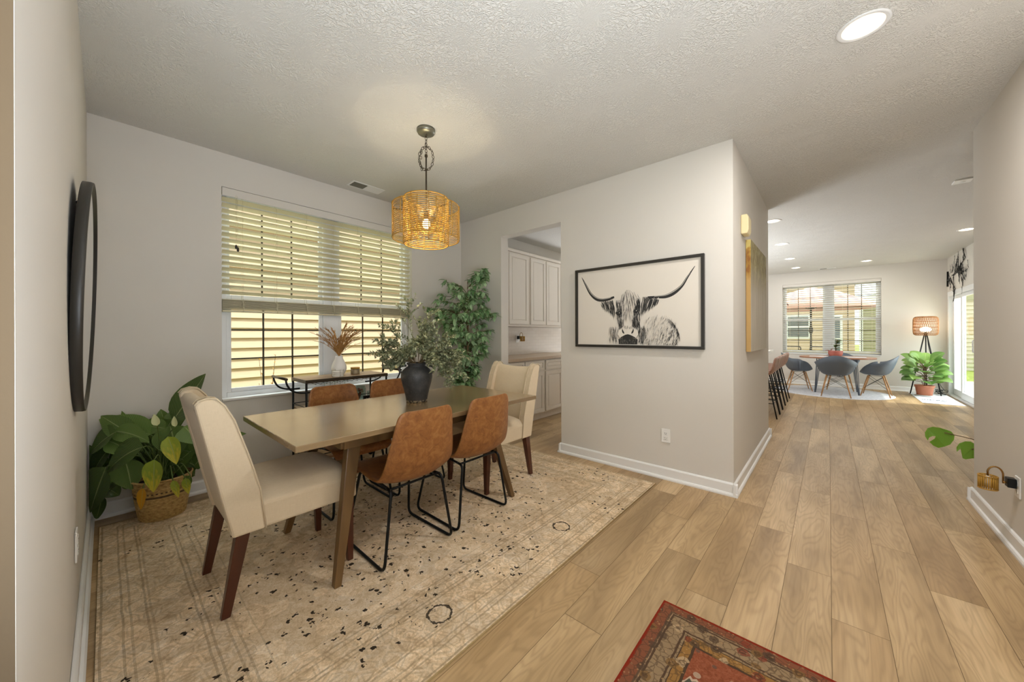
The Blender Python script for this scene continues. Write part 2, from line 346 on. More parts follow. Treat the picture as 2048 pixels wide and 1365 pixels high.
# siding with laps is modelled; colour only
t = NT('siding_cream'); o = t.obj(); n = t.noise(t.map(o, (2, 2, 40)), 2, 4, .6)
t.base(t.mix(n, 'CBB094', 'DCC4AA')); t.set(Roughness=.8, Specular_IOR_Level=.2); t.bump(n, .15, .004); M['siding_cream'] = t.m
plain('siding_green', 'B2AE8E', .8, var=.04); plain('siding_pale', 'DCD0BA', .8, var=.03)
# blind slat : cream faux wood
plain('slat', 'DCD4B6', .5, var=.03, scale=20)
_m = M['slat'].node_tree; _t = _m.nodes.new('ShaderNodeBsdfTranslucent'); _t.inputs[0].default_value = lin('F2EEDC'); _x = _m.nodes.new('ShaderNodeMixShader'); _x.inputs[0].default_value = .10
_m.links.new(_m.nodes['Principled BSDF'].outputs[0], _x.inputs[1]); _m.links.new(_t.outputs[0], _x.inputs[2]); _m.links.new(_x.outputs[0], _m.nodes['Material Output'].inputs[0])
plain('slat_backlit', 'C0B9AA', .5, var=.03, scale=20)  # far blind slats, backlit shade put into a darker colour
t = NT('lawn'); o = t.obj(); t.base(t.mix(t.noise(o, 8, 4), '7C8C3C', 'B4B85E')); t.set(Roughness=1.0); M['lawn'] = t.m
# abstract canvas (local z up, y along wall)
t = NT('canvas_paint'); o = t.obj(); s = t.sep(o)
n1 = t.noise(t.map(o, (1, 16, 4)), 1.5, 5, .7, 1.5); n2 = t.noise(t.map(o, (1, 40, 1.0)), 1.2, 3, .6)
up = t.ramp(n1, [(.3, '3C3A22'), (.42, '77693A'), (.52, '9C8E58'), (.65, 'C8C2A0')])
dn = t.ramp(n2, [(.3, 'A89C88'), (.5, 'BDB4A4'), (.7, 'D0C8BA')])
f = t.math('ADD', t.math('MULTIPLY', t.math('SUBTRACT', s[2], .50), 3.5), t.math('MULTIPLY', t.math('SUBTRACT', n1, .5), 1.5), clamp=True)
t.base(t.mix(f, dn, up)); t.set(Roughness=.6); t.bump(n1, .4, .004); M['canvas_paint'] = t.m
t = NT('canvas_edge'); o = t.obj(); s = t.sep(o); n1 = t.noise(t.map(o, (10, 10, 6)), 1.5, 3)
f = t.math('MULTIPLY', t.math('SUBTRACT', s[2], .62), 12.0, clamp=True)
t.base(t.mix(f, 'B8945A', t.ramp(n1, [(.35, '8A5A20'), (.5, 'B08A3A'), (.6, 'C8B468')]))); t.set(Roughness=.7); M['canvas_edge'] = t.m
plain('print_paper', 'E2DACE', .6, var=.025, scale=3); plain('ink_black', '2B2A28', .8, var=.1); plain('ink_grey', '77726B', .8, var=.1); plain('ink_light', 'B4ADA4', .8)
# ------------------------------------------------------------------ mesh helpers
def V(*a): return Vector(a)
class MB:
    def __init__(s): s.bm = bmesh.new(); s.uv = None
    def box(s, x0, x1, y0, y1, z0, z1, bev=0, mat=0, T=None):
        r = bmesh.ops.create_cube(s.bm, size=1); vs = r['verts']
        for v in vs: v.co = Vector(((x0+x1)/2+v.co.x*(x1-x0), (y0+y1)/2+v.co.y*(y1-y0), (z0+z1)/2+v.co.z*(z1-z0)))
        fs = list({f for v in vs for f in v.link_faces})
        if bev:
            es = list({e for v in vs for e in v.link_edges})
            rb = bmesh.ops.bevel(s.bm, geom=es, offset=bev, segments=2, affect='EDGES', profile=.5)
            vs = list({v for f in rb['faces'] for v in f.verts} | {v for v in vs if v.is_valid}); fs = list({f for v in vs for f in v.link_faces})
        for f in fs: f.material_index = mat
        if T is not None: bmesh.ops.transform(s.bm, matrix=T, verts=vs)
        return vs
    def hexa(s, bot, top, mat=0):   # 4 bottom pts, 4 top pts (ccw)
        b = [s.bm.verts.new(p) for p in bot]; t_ = [s.bm.verts.new(p) for p in top]
        fs = [s.bm.faces.new(b[::-1]), s.bm.faces.new(t_)]
        for i in range(4): fs.append(s.bm.faces.new((b[i], b[(i+1) % 4], t_[(i+1) % 4], t_[i])))
        for f in fs: f.material_index = mat
    def leg(s, p0, w0, p1, w1, mat=0):  # tapered square leg: bottom centre/half widths, top
        q = ((-1, -1), (1, -1), (1, 1), (-1, 1))
        s.hexa([(p0[0]+a*w0[0], p0[1]+b*w0[1], p0[2]) for a, b in q], [(p1[0]+a*w1[0], p1[1]+b*w1[1], p1[2]) for a, b in q], mat)
    def prism(s, pts, d, mat=0, T=None):  # polygon in XY extruded 0..d in Z then T
        b = [s.bm.verts.new((p[0], p[1], 0)) for p in pts]; t_ = [s.bm.verts.new((p[0], p[1], d)) for p in pts]
        fs = [s.bm.faces.new(b[::-1]), s.bm.faces.new(t_)]; n = len(pts)
        for i in range(n): fs.append(s.bm.faces.new((b[i], b[(i+1) % n], t_[(i+1) % n], t_[i])))
        for f in fs: f.material_index = mat
        if T is not None: bmesh.ops.transform(s.bm, matrix=T, verts=b+t_)
        return fs
    def tube(s, pts, r, n=8, closed=False, mat=0, cap=True):
        pts = [Vector(p) for p in pts]; N = len(pts); rs = r if isinstance(r, (list, tuple)) else [r]*N
        rings = []; prev = None
        for i, p in enumerate(pts):
            if closed: tg = pts[(i+1) % N]-pts[i-1]
            else: tg = pts[min(i+1, N-1)]-pts[max(i-1, 0)]
            if tg.length < 1e-9: tg = Vector((0, 0, 1))
            tg.normalize()
            if prev is None:
                a = Vector((0, 0, 1)) if abs(tg.z) < .9 else Vector((1, 0, 0)); u = tg.cross(a).normalized()
            else:
                u = prev - tg*prev.dot(tg)
                if u.length < 1e-6: u = tg.orthogonal()
                u.normalize()
            prev = u; v = tg.cross(u)
            rings.append([s.bm.verts.new(p+(u*math.cos(2*math.pi*k/n)+v*math.sin(2*math.pi*k/n))*rs[i]) for k in range(n)])
        for i in range(N if closed else N-1):
            a, b = rings[i], rings[(i+1) % N]
            for k in range(n):
                f = s.bm.faces.new((a[k], a[(k+1) % n], b[(k+1) % n], b[k])); f.smooth = True; f.material_index = mat
        if cap and not closed:
            s.bm.faces.new(rings[0][::-1]).material_index = mat; s.bm.faces.new(rings[-1]).material_index = mat
    def lathe(s, prof, n=32, c=(0, 0, 0), mat=0, cap0=False, cap1=False):
        rings = [[s.bm.verts.new((c[0]+r*math.cos(2*math.pi*k/n), c[1]+r*math.sin(2*math.pi*k/n), c[2]+z)) for k in range(n)] for r, z in prof]
        for i in range(len(prof)-1):
            a, b = rings[i], rings[i+1]
            for k in range(n):
                f = s.bm.faces.new((a[k], a[(k+1) % n], b[(k+1) % n], b[k])); f.smooth = True; f.material_index = mat
        if cap0: s.bm.faces.new(rings[0][::-1]).material_index = mat
        if cap1: s.bm.faces.new(rings[-1]).material_index = mat
    def grid(s, P, mat=0, smooth=True, uv=False):   # P[i][j] points
        vs = [[s.bm.verts.new(p) for p in row] for row in P]
        if uv and s.uv is None: s.uv = s.bm.loops.layers.uv.new('leaf')
        ni, nj = len(P), len(P[0])
        for i in range(ni-1):
            for j in range(nj-1):
                f = s.bm.faces.new((vs[i][j], vs[i][j+1], vs[i+1][j+1], vs[i+1][j])); f.smooth = smooth; f.material_index = mat
                if uv:
                    for l, (a, b) in zip(f.loops, ((i, j), (i, j+1), (i+1, j+1), (i+1, j))): l[s.uv].uv = (b/(nj-1), a/(ni-1))
        return vs
    def leaf(s, base, d, L, W, droop=.3, up=(0, 0, 1), nl=6, nw=4, fold=.15, shape=.42, mat=0, twist=0):
        d = Vector(d).normalized(); up = Vector(up); side = d.cross(up)
        if side.length < 1e-4: side = d.orthogonal()
        side.normalize(); side = Matrix.Rotation(twist, 3, d) @ side
        p = Vector(base); rows = []; g = Vector((0, 0, -1)); step = L/nl
        for i in range(nl+1):
            q = i/nl
            wd = W*.5*max(.02, (math.sin(math.pi*q**(shape*1.5)))**.8) if 0 < q < 1 else W*.01
            nn = side.cross(d).normalized()
            rows.append([p + side*wd*u + nn*(fold*wd*abs(u)) for u in [2*j/nw-1 for j in range(nw+1)]])
            p = p + d*step; d = (d + g*droop*step/L*1.6).normalized()
            side = (side - d*side.dot(d)).normalized()
        s.grid(rows, mat, True, True)
        return p
    def build(s, name, mats, parent=None, loc=None, smooth=False, auto=None, sub=0, solid=0, bevel=0):
        bmesh.ops.recalc_face_normals(s.bm, faces=[f for f in s.bm.faces]) if not s.uv else None
        me = bpy.data.meshes.new(name); s.bm.to_mesh(me); s.bm.free()
        for m in (mats if isinstance(mats, (list, tuple)) else [mats]): me.materials.append(M[m])
        if smooth: me.polygons.foreach_set('use_smooth', [True]*len(me.polygons))
        o = bpy.data.objects.new(name, me); col.objects.link(o)
        if solid:
            md = o.modifiers.new('s', 'SOLIDIFY'); md.thickness = solid; md.offset = 0
        if bevel:
            md = o.modifiers.new('b', 'BEVEL'); md.width = bevel; md.segments = 2; md.limit_method = 'ANGLE'
        if sub:
            md = o.modifiers.new('u', 'SUBSURF'); md.levels = sub; md.render_levels = sub
        if parent is not None: o.parent = parent
        if loc is not None: o.location = loc
        return o
def tag(o, label, cat, group=None, kind=None):
    o['label'] = label; o['category'] = cat
    if group: o['group'] = group
    if kind: o['kind'] = kind
    return o
def thing(name, label, cat, loc=(0, 0, 0), rz=0, group=None):
    o = bpy.data.objects.new(name, None); col.objects.link(o); o.location = loc; o.rotation_euler = (0, 0, rz); o.empty_display_size = .1
    return tag(o, label, cat, group)
def plabel(o, l): o['label'] = l; return o
def struct(o): o['kind'] = 'structure'; return o
def copy_tree(o, parent=None):
    c = o.copy(); col.objects.link(c); c.parent = parent
    for ch in [x for x in bpy.data.objects if x.parent == o]: copy_tree(ch, c)
    return c
def rnd_path(pts, r=.03, n=4, closed=False):   # round the corners of a polyline
    pts = [Vector(p) for p in pts]; out = []; N = len(pts)
    for i, p in enumerate(pts):
        if not closed and i in (0, N-1): out.append(p); continue
        a, b = pts[i-1], pts[(i+1) % N]; da, db = (a-p), (b-p); k = min(r, da.length*.45, db.length*.45)
        s_, e_ = p+da.normalized()*k, p+db.normalized()*k
        for j in range(n+1):
            q = j/n; out.append(s_*(1-q)**2 + p*2*q*(1-q) + e_*q*q)
    return out
# ================================================================== THE SETTING
# floor : real planks, 178 mm wide, joints where the photograph has them
def build_floor():
    bm = bmesh.new(); uvl = bm.loops.layers.uv.new('plank'); vals = []
    W, L, G = .1785, 1.2265, .0011
    joint = {0: 2.10, 1: 3.0, 2: 2.64, 3: 3.535, -1: 2.452, -2: 2.808, -3: 1.877, -4: 2.16, -5: 1.355, -6: 1.68}
    rg = random.Random(4); x0, x1, y0, y1 = -3.73, 1.81, -2.65, 11.26
    k0 = math.floor((x0-.007)/W); k1 = math.ceil((x1-.007)/W)
    def add(a, b, c, d, rv, ox, oy):
        if b-a < .002 or d-c < .002: return
        vs = [bm.verts.new((x, y, 0)) for x, y in ((a, c), (b, c), (b, d), (a, d))]
        f = bm.faces.new(vs); vals.append(rv)
        for l, v in zip(f.loops, vs): l[uvl].uv = (v.co.x-ox, v.co.y-oy)
    for k in range(k0, k1):
        a = max(x0, .007+k*W+G); b = min(x1, .007+(k+1)*W-G)
        j = joint.get(k, rg.uniform(0, L)); y = j - L*math.ceil((j-y0)/L)
        while y < y1:
            add(a, b, max(y0, y+G), min(y1, y+L-G), rg.random(), .007+k*W, y); y += L
    n = len(vals)
    vs = [bm.verts.new(p) for p in ((x0, y0, -.0012), (x1, y0, -.0012), (x1, y1, -.0012), (x0, y1, -.0012))]
    f = bm.faces.new(vs); f.material_index = 1; vals.append(0)
    vb = [bm.verts.new(p) for p in ((x0, y0, -.1), (x1, y0, -.1), (x1, y1, -.1), (x0, y1, -.1))]
    for q in (vb[::-1], *[(vs[(i+1) % 4], vs[i], vb[i], vb[(i+1) % 4]) for i in range(4)]):
        f = bm.faces.new(q); f.material_index = 1; vals.append(0)
    me = bpy.data.meshes.new('floor'); bm.to_mesh(me); bm.free()
    me.materials.append(M['floor_oak']); me.materials.append(M['floor_gap'])
    at = me.attributes.new('rnd', 'FLOAT', 'FACE'); at.data.foreach_set('value', vals)
    o = bpy.data.objects.new('floor', me); col.objects.link(o); struct(o)
build_floor()
b = MB(); b.box(-3.95, 1.95, -2.75, 11.4, CZ, CZ+.15); struct(b.build('ceiling', 'ceiling'))
def wall(name, boxes, mat='wall_paint'):
    b = MB()
    for q in boxes: b.box(*q)
    return struct(b.build(name, mat))
T_ = .17
WY0, WY1, WZ0, WZ1 = .631, 2.418, .70, 2.465
wall('wall_left', [(LX, -.818, LY-.12, LY, 0, CZ)])
wall('wall_dining_window', [(LX-T_, LX, LY-.12, WY0, 0, CZ), (LX-T_, LX, WY1, FY+.15, 0, CZ), (LX-T_, LX, WY0, WY1, 0, WZ0), (LX-T_, LX, WY0, WY1, WZ1, CZ)])
DX0, DX1, DZ = -2.983, -2.118, 2.43
wall('wall_artwork', [(LX, DX0, CY, CY+.127, 0, CZ), (DX1, HX, CY, CY+.127, 0, CZ), (DX0, DX1, CY, CY+.127, DZ, CZ)])
wall('wall_hallway', [(HX-.12, HX, CY+.127, HEND, 0, CZ), (-1.95, HX-.12, HEND-.12, HEND, 0, CZ), (-1.95, -1.83, CY+.127, HEND-.12, 0, CZ)])
wall('wall_right', [(RX, RX+.12, -2.6, REND, 0, CZ), (RX+.12, FX+.15, REND-.12, REND, 0, CZ)])
SY0, SY1, SZ = 9.42, 11.12, 2.0
wall('wall_patio', [(FX, FX+.15, REND, SY0, 0, CZ), (FX, FX+.15, SY1, FY+.15, 0, CZ), (FX, FX+.15, SY0, SY1, SZ, CZ)])
FW0, FW1, FZ0, FZ1 = -.867, .866, .735, 2.455
wall('wall_far', [(LX, FW0, FY, FY+T_, 0, CZ), (FW1, FX, FY, FY+T_, 0, CZ), (FW0, FW1, FY, FY+T_, 0, FZ0), (FW0, FW1, FY, FY+T_, FZ1, CZ)])
b = MB(); b.box(-.819, -.8165, LY-.24, LY-.0005, .1, CZ); struct(b.build('darkened_lining', 'jamb_darkened'))  # thin lining added over the wall end to carry the darkened tan
wall('wall_entry', [(-.94, -.818, -2.6, LY-.12, 0, CZ)], 'jamb_darkened')
wall('wall_front', [(-.94, -.7, -2.72, -2.6, 0, CZ), (.7, RX+.12, -2.72, -2.6, 0, CZ), (-.7, .7, -2.72, -2.6, 2.45, CZ)])
# baseboards : profile swept along each wall
def baseboard(name, p, q, nrm):
    prof = [(0, 0), (.030, 0), (.030, .012), (.024, .022), (.015, .026), (.015, .088), (.010, .096), (.004, .100), (0, .100)]
    p, q = Vector((p[0], p[1], 0)), Vector((q[0], q[1], 0)); n = Vector((nrm[0], nrm[1], 0)); d = q-p
    b = MB(); A = [b.bm.verts.new(p+n*a+Vector((0, 0, z))) for a, z in prof]; B = [b.bm.verts.new(q+n*a+Vector((0, 0, z))) for a, z in prof]
    b.bm.faces.new(A); b.bm.faces.new(B[::-1]); N = len(prof)
    for i in range(N): b.bm.faces.new((A[i], B[i], B[(i+1) % N], A[(i+1) % N]))
    struct(b.build(name, 'trim_white'))
E_ = .001
baseboard('baseboard_left', (LX, LY+E_), (-.818, LY+E_), (0, 1))
baseboard('baseboard_window_side', (LX+E_, LY), (LX+E_, CY), (1, 0))
baseboard('baseboard_artwork_left', (LX, CY-E_), (DX0, CY-E_), (0, -1))
baseboard('baseboard_artwork_right', (DX1-.012, CY-E_), (HX+.03, CY-E_), (0, -1))
baseboard('baseboard_passage', (DX1-E_, CY-.03), (DX1-E_, CY+.127), (-1, 0))
baseboard('baseboard_hallway', (HX+E_, CY-.03), (HX+E_, HEND+.03), (1, 0))
baseboard('baseboard_hallway_end', (-1.95, HEND+E_), (HX+.03, HEND+E_), (0, 1))
baseboard('baseboard_right', (RX-E_, -2.6), (RX-E_, REND+.03), (-1, 0))
baseboard('baseboard_right_end', (RX-.03, REND+E_), (FX, REND+E_), (0, 1))
baseboard('baseboard_patio_near', (FX-E_, REND), (FX-E_, SY0-.07), (-1, 0))
baseboard('baseboard_far', (LX, FY-E_), (FX, FY-E_), (0, -1))
baseboard('baseboard_entry', (-.818+E_, -2.6), (-.818+E_, LY-.12), (1, 0))

# ------------------------------------------------------------------ windows : local x = along, y = outward, z = up
def window(name, u0, u1, z0, z1, T, mid_w=.15, sill=True):
    root = bpy.data.objects.new(name, None); col.objects.link(root); root.matrix_world = T; struct(root); root.empty_display_size = .1
    uc = (u0+u1)/2; y0 = .085; fw = .045
    b = MB()
    b.box(u0, u0+fw, y0, y0+.075, z0, z1); b.box(u1-fw, u1, y0, y0+.075, z0, z1); b.box(uc-mid_w/2, uc+mid_w/2, y0, y0+.075, z0, z1)
    for a, c in ((u0+fw, uc-mid_w/2), (uc+mid_w/2, u1-fw)):
        b.box(a, c, y0, y0+.075, z1-.05, z1); b.box(a, c, y0, y0+.075, z0+.0, z0+.055)
    b.build('window_frame', 'vinyl_white', root, bevel=.004)
    zm = (z0+z1)/2-.02
    for a, c in ((u0+fw, uc-mid_w/2), (uc+mid_w/2, u1-fw)):
        for k, (za, zb) in enumerate(((z0+.055, zm+.025), (zm-.025, z1-.05))):
            yy = y0+.012 + .028*k; sw = .028 if k else .034
            b = MB()
            b.box(a, a+sw, yy, yy+.024, za, zb); b.box(c-sw, c, yy, yy+.024, za, zb)
            b.box(a+sw, c-sw, yy, yy+.024, za, za+(.035 if k == 0 else .05)); b.box(a+sw, c-sw, yy, yy+.024, zb-.05, zb)
            sash = b.build('sash', 'vinyl_white', root, bevel=.003)
            b = MB(); b.box(a+sw-.002, c-sw+.002, yy+.008, yy+.012, za+.03, zb-.045); b.build('pane', 'pane', sash)
            b = MB(); ga, gc = a+sw, c-sw; gz0 = za+(.035 if k == 0 else .05); gz1 = zb-.05
            for i in (1, 2): x = ga+(gc-ga)*i/3; b.box(x-.007, x+.007, yy+.013, yy+.019, gz0, gz1)
            for i in (1, 2): z = gz0+(gz1-gz0)*i/3; b.box(ga, gc, yy+.0135, yy+.0185, z-.006, z+.006)
            b.build('muntin_grid', 'grille_backlit', sash)
    if sill:
        b = MB(); b.box(u0+.0, u1, -.012, y0, z0, z0+.018); b.build('window_sill', 'trim_white', root, bevel=.003)
    return root
T1 = Matrix(((0, -1, 0, LX), (1, 0, 0, 0), (0, 0, 1, 0), (0, 0, 0, 1)))
T2 = Matrix.Translation((0, FY, 0))
window('window_1', WY0+.001, WY1-.001, WZ0+.001, WZ1-.001, T1)
window('window_2', FW0+.001, FW1-.001, FZ0+.001, FZ1-.001, T2)

def blind(name, label, u0, u1, zt, zlow, pitch, tilt, T, stack=0, nlad=5, grp=None, seed=1, sm='slat'):
    root = thing(name, label, 'blind', group=grp); root.matrix_world = T; yc = .045; rg = random.Random(seed)
    b = MB(); b.box(u0, u1, .012, .075, zt-.045, zt); b.build('headrail', 'slat', root, bevel=.003)
    b = MB(); b.box(u0, u1, .002, .010, zt-.066, zt); b.build('valance', 'wall_paint', root, bevel=.002)
    b = MB(); z = zt-.085
    def sl(z, a, dx=0):
        Tm = Matrix.Translation(((u0+u1)/2, yc+dx, z)) @ Matrix.Rotation(a, 4, 'X')
        b.box(-(u1-u0)/2+.004, (u1-u0)/2-.004, -.025, .025, -.0014, .0014, T=Tm)
    while z > zlow:
        sl(z, R(-tilt+rg.uniform(-1.2, 1.2))); z -= pitch
    if stack:
        zz = zlow-.0
        for i in range(stack): sl(zlow-.012-i*.0062, R(rg.uniform(-3, 3)), rg.uniform(-.003, .003))
        zb = zlow-.012-stack*.0062
    else: zb = z+pitch*.45
    b.build('slats', sm, root)
    b = MB(); b.box(u0+.004, u1-.004, yc-.026, yc+.026, zb-.018, zb-.004); b.build('bottom_rail', 'slat', root, bevel=.003)
    b = MB()
    for i in range(nlad):
        x = u0+(u1-u0)*(.08+.84*i/(nlad-1))
        for y in (yc-.027, yc+.027): b.tube([(x, y, zt-.04), (x, y, zb)], .0011, 5)
        if stack:
            for k in range(5): b.tube([(x-.012, yc-.03, zlow-.02-k*.014), (x+.006+.004*(k % 2), yc-.036, zlow-.026-k*.013), (x+.012, yc-.03, zlow-.018-k*.014)], .0022, 5)
            b.tube([(x, yc-.03, zlow-.01), (x+.004, yc-.034, zb-.02)], .003, 5)
    b.build('ladder_cord', 'slat', root)
    b = MB(); b.tube([(u0+.09, -.002, zt-.05), (u0+.092, -.003, zt-.47)], .0012, 5); b.tube([(u0+.10, -.002, zt-.05), (u0+.104, -.003, zt-.49)], .0012, 5)
    b.build('pull_cord', 'slat', root)
    b = MB(); b.lathe([(.002, .03), (.008, .02), (.009, 0), (.005, -.006)], 8, (u0+.092, -.003, zt-.49)); b.lathe([(.002, .03), (.008, .02), (.009, 0), (.005, -.006)], 8, (u0+.104, -.003, zt-.51))
    b.build('cord_tassel', 'patio_dark', root)
    return root
blind('window_blind', 'cream slatted blind half raised over the dining room window', WY0+.004, WY1-.004, WZ1-.003, 1.555, .0485, 27, T1, stack=14, nlad=7)
blind('window_blind', 'slatted blind fully lowered over the window behind the breakfast table', FW0+.004, FW1-.004, FZ1-.003, FZ0+.06, .0495, 12, T2, nlad=4, seed=3, sm='slat_backlit')

# ------------------------------------------------------------------ sliding patio door
root = bpy.data.objects.new('door_1', None); col.objects.link(root); struct(root)
b = MB()
b.box(FX-.012, FX+.11, SY0-.06, SY0+.03, 0, SZ+.06); b.box(FX-.012, FX+.11, SY1-.03, SY1+.06, 0, SZ+.06); b.box(FX-.012, FX+.11, SY0+.03, SY1-.03, SZ-.03, SZ+.06)
b.box(FX-.012, FX+.11, SY0+.03, SY1-.03, 0, .035); b.build('door_frame', 'vinyl_white', root, bevel=.004)
ym = 10.36
for nm, a, c, x in (('sliding_panel', SY0+.03, ym+.03, FX+.02), ('fixed_panel', ym-.03, SY1-.03, FX+.046)):
    b = MB(); st = .065
    b.box(x, x+.024, a, a+st, .036, SZ-.032); b.box(x, x+.024, c-st, c, .036, SZ-.032); b.box(x, x+.024, a+st, c-st, SZ-.032-st, SZ-.032); b.box(x, x+.024, a+st, c-st, .036, .036+.12)
    p = b.build(nm, 'vinyl_white', root, bevel=.004)
    b = MB(); b.box(x+.009, x+.014, a+st-.002, c-st+.002, .155, SZ-.116); b.build('pane', 'door_pane', p)
    if nm[0] == 's':
        b = MB(); b.tube(rnd_path([(x, a+.04, .92), (x-.035, a+.04, .92), (x-.035, a+.04, 1.12), (x, a+.04, 1.12)], .02), .008, 8); b.build('door_handle', 'vinyl_white', p)
# front entry door frame behind the camera
root = bpy.data.objects.new('door_2', None); col.objects.link(root); struct(root)
b = MB(); b.box(-.7, -.64, -2.70, -2.62, 0, 2.45); b.box(.64, .7, -2.70, -2.62, 0, 2.45); b.box(-.64, .64, -2.70, -2.62, 2.39, 2.45); b.build('door_frame', 'trim_white', root)

# ================================================================== OUTDOORS
b = MB(); b.box(-40, 40, -20, 60, -.50, -.14); tag(b.build('lawn', 'lawn'), 'green lawn outside the windows', 'lawn', kind='structure')
b = MB(); b.box(-2.6, 6.5, 11.45, 15.6, -.14, -.08); b.box(1.97, 6.5, 8.6, 11.45, -.14, -.08); o = b.build('patio_slab', 'concrete'); struct(o)
def siding(b, p, q, n, z0, z1, ex=.15, mat=0):
    p, q, n = Vector((p[0], p[1], 0)), Vector((q[0], q[1], 0)), Vector((n[0], n[1], 0)); z = z0
    while z < z1:
        t1 = min(z+ex, z1)
        b.grid([[p+n*.052+V(0, 0, z), q+n*.052+V(0, 0, z)], [p+n*.004+V(0, 0, t1), q+n*.004+V(0, 0, t1)]], mat, False)
        b.grid([[p+V(0, 0, z), q+V(0, 0, z)], [p+n*.052+V(0, 0, z), q+n*.052+V(0, 0, z)]], mat, False); z = t1
    pts = [p-n*.1, q-n*.1]; b.grid([[p+V(0, 0, z1), q+V(0, 0, z1)], [pts[0]+V(0, 0, z1), pts[1]+V(0, 0, z1)], [pts[0]+V(0, 0, z0), pts[1]+V(0, 0, z0)], [p+V(0, 0, z0), q+V(0, 0, z0)]], mat, False)
root = thing('neighbor_house', 'cream lap-sided neighbouring house wall filling the dining window view', 'house', (-6.62, 0, -.3))
b = MB(); siding(b, (0, -3), (0, 9), (1, 0), 0, 4.2); b.build('siding_wall', 'siding_cream', root)
b = MB(); b.box(-.4, .45, -3, 9, 4.2, 4.35); b.build('soffit', 'trim_out', root)
# weed outside the dining window
def weed(loc, h, seed, label):
    root = thing('weed', label, 'plant', loc); rg = random.Random(seed); bs, bl = MB(), MB()
    for k in range(5):
        a = rg.uniform(0, 6.28); top = V(math.cos(a)*.10, math.sin(a)*.10, h*rg.uniform(.6, 1))
        pts = [V(0, 0, 0), top*.5+V(.01, 0, .03), top]; bs.tube(pts, .003, 5)
        for i in range(22):
            q = rg.random(); p = top*q; bl.leaf(p, (rg.uniform(-1, 1), rg.uniform(-1, 1), rg.uniform(0, 1)), .04, .018, nl=3, nw=2)
    bs.build('stem', 'twig', root); bl.build('foliage', 'weed_leaf', root)
weed((-5.6, 1.42, -.14), 1.2, 5, 'orange-brown weed growing outside the lower left pane of the dining window')
# houses behind the back yard
root = thing('back_house', 'cream sided house with white trimmed window seen through the blinds', 'house', (0, 24, -.3))
b = MB(); siding(b, (-9, 0), (.95, 0), (0, -1), 0, 4.6, .18); b.build('siding_wall', 'siding_cream', root)
for nm, x0, x1, z0, z1 in (('house_window', -1.62, -.78, 1.35, 2.4), ('entry_door', .02, .42, .2, 2.35)):
    b = MB(); b.box(x0-.10, x1+.10, -.06, .02, z0-.1, z1+.1); b.box(x0, x1, -.07, -.055, z0, z1, mat=1); b.box(x0, x1, -.085, -.065, (z0+z1)/2-.03, (z0+z1)/2+.03)
    b.build(nm, ['trim_out', 'glass_dark'], root)
b = MB(); b.prism([(-9.6, 4.4), (1.2, 4.4), (1.2, 4.55), (-2.0, 8.0), (-9.6, 8.0)], 6, T=Matrix.Translation((0, .4, 0)) @ Matrix.Rotation(R(90), 4, 'X') @ Matrix.Scale(-1, 4, (0, 0, 1))); b.build('roof', 'roof_shingle', root)
root = thing('garden_house', 'pale green gabled house seen through the right half of the far window', 'house', (0, 21, -.3))
b = MB(); siding(b, (1.05, .9), (1.55, .9), (0, -1), 0, 2.7, .15); b.build('corner_wall', 'siding_green', root)
b = MB(); siding(b, (1.62, 0), (6, 0), (0, -1), 0, 2.9, .15); b.build('siding_wall', 'siding_pale', root)
b = MB(); b.prism([(1.2, 2.75), (6, 2.75), (6, 4.9), (3.4, 3.7)], .1, T=Matrix.Rotation(R(90), 4, 'X')); b.build('gable', 'siding_green', root)
b = MB(); b.prism([(.75, 2.62), (.75, 2.85), (5.8, 5.1), (5.8, 4.8)], .35, T=Matrix.Translation((0, .05, 0)) @ Matrix.Rotation(R(90), 4, 'X')); b.build('fascia', 'trim_out', root)
b = MB(); b.box(1.0, 1.12, .78, .88, 0, 2.7); b.box(1.52, 1.64, -.06, .02, 0, 2.9); b.build('corner_trim', 'trim_out', root)
# patio umbrella and chairs
root = thing('patio_umbrella', 'pale pink patio umbrella with dark pole outside the far window', 'umbrella', (-.40, 14.0, -.08))
b = MB(); b.tube([(0, 0, .05), (0, 0, 2.70)], .025, 10); b.lathe([(.03, 1.32), (.05, 1.36), (.05, 1.48), (.03, 1.52)], 10); b.build('pole', 'patio_dark', root)
b = MB(); b.lathe([(.0, .08), (.24, .07), (.26, 0)], 16); b.build('umbrella_base', 'patio_dark', root)
b = MB(); b.lathe([(.02, 2.70), (.5, 2.58), (1.45, 2.16), (1.47, 2.03)], 8); o = b.build('canopy', 'umbrella_cloth', root, solid=.004)
b = MB()
for k in range(8):
    a = 2*math.pi*(k+.5)/8; b.tube([(0, 0, 2.02), (math.cos(a)*.75, math.sin(a)*.75, 2.44)], .008, 5)
b.build('umbrella_ribs', 'patio_dark', root)
def patio_chair(x, y, rz, label):
    root = thing('patio_chair', label, 'chair', (x, y, -.08), rz, None)
    b = MB(); b.box(-.27, .27, -.25, .25, .42, .45); b.build('seat', 'patio_dark', root)
    b = MB()
    b.tube(rnd_path([(-.27, -.25, 0), (-.27, -.25, .95), (.27, -.25, .95), (.27, -.25, 0)], .06), .014, 6); b.tube([(-.27, .25, 0), (-.27, .25, .45)], .014, 6); b.tube([(.27, .25, 0), (.27, .25, .45)], .014, 6); b.build('leg_frame', 'patio_dark', root)
    b = MB()
    for z in (.62, .70, .78, .86): b.tube([(-.27, -.25, z), (-.1, -.26, z-.02), (.1, -.26, z-.02), (.27, -.25, z)], .010, 6)
    b.build('backrest', 'patio_dark', root)
patio_chair(-.86, 13.2, 0, 'dark metal patio chair outside, left of the umbrella pole'); patio_chair(-.12, 13.2, 0, 'dark metal patio chair outside, right of the umbrella pole')
patio_chair(1.05, 13.3, R(60), 'dark patio chair outside the lower right corner of the far window')
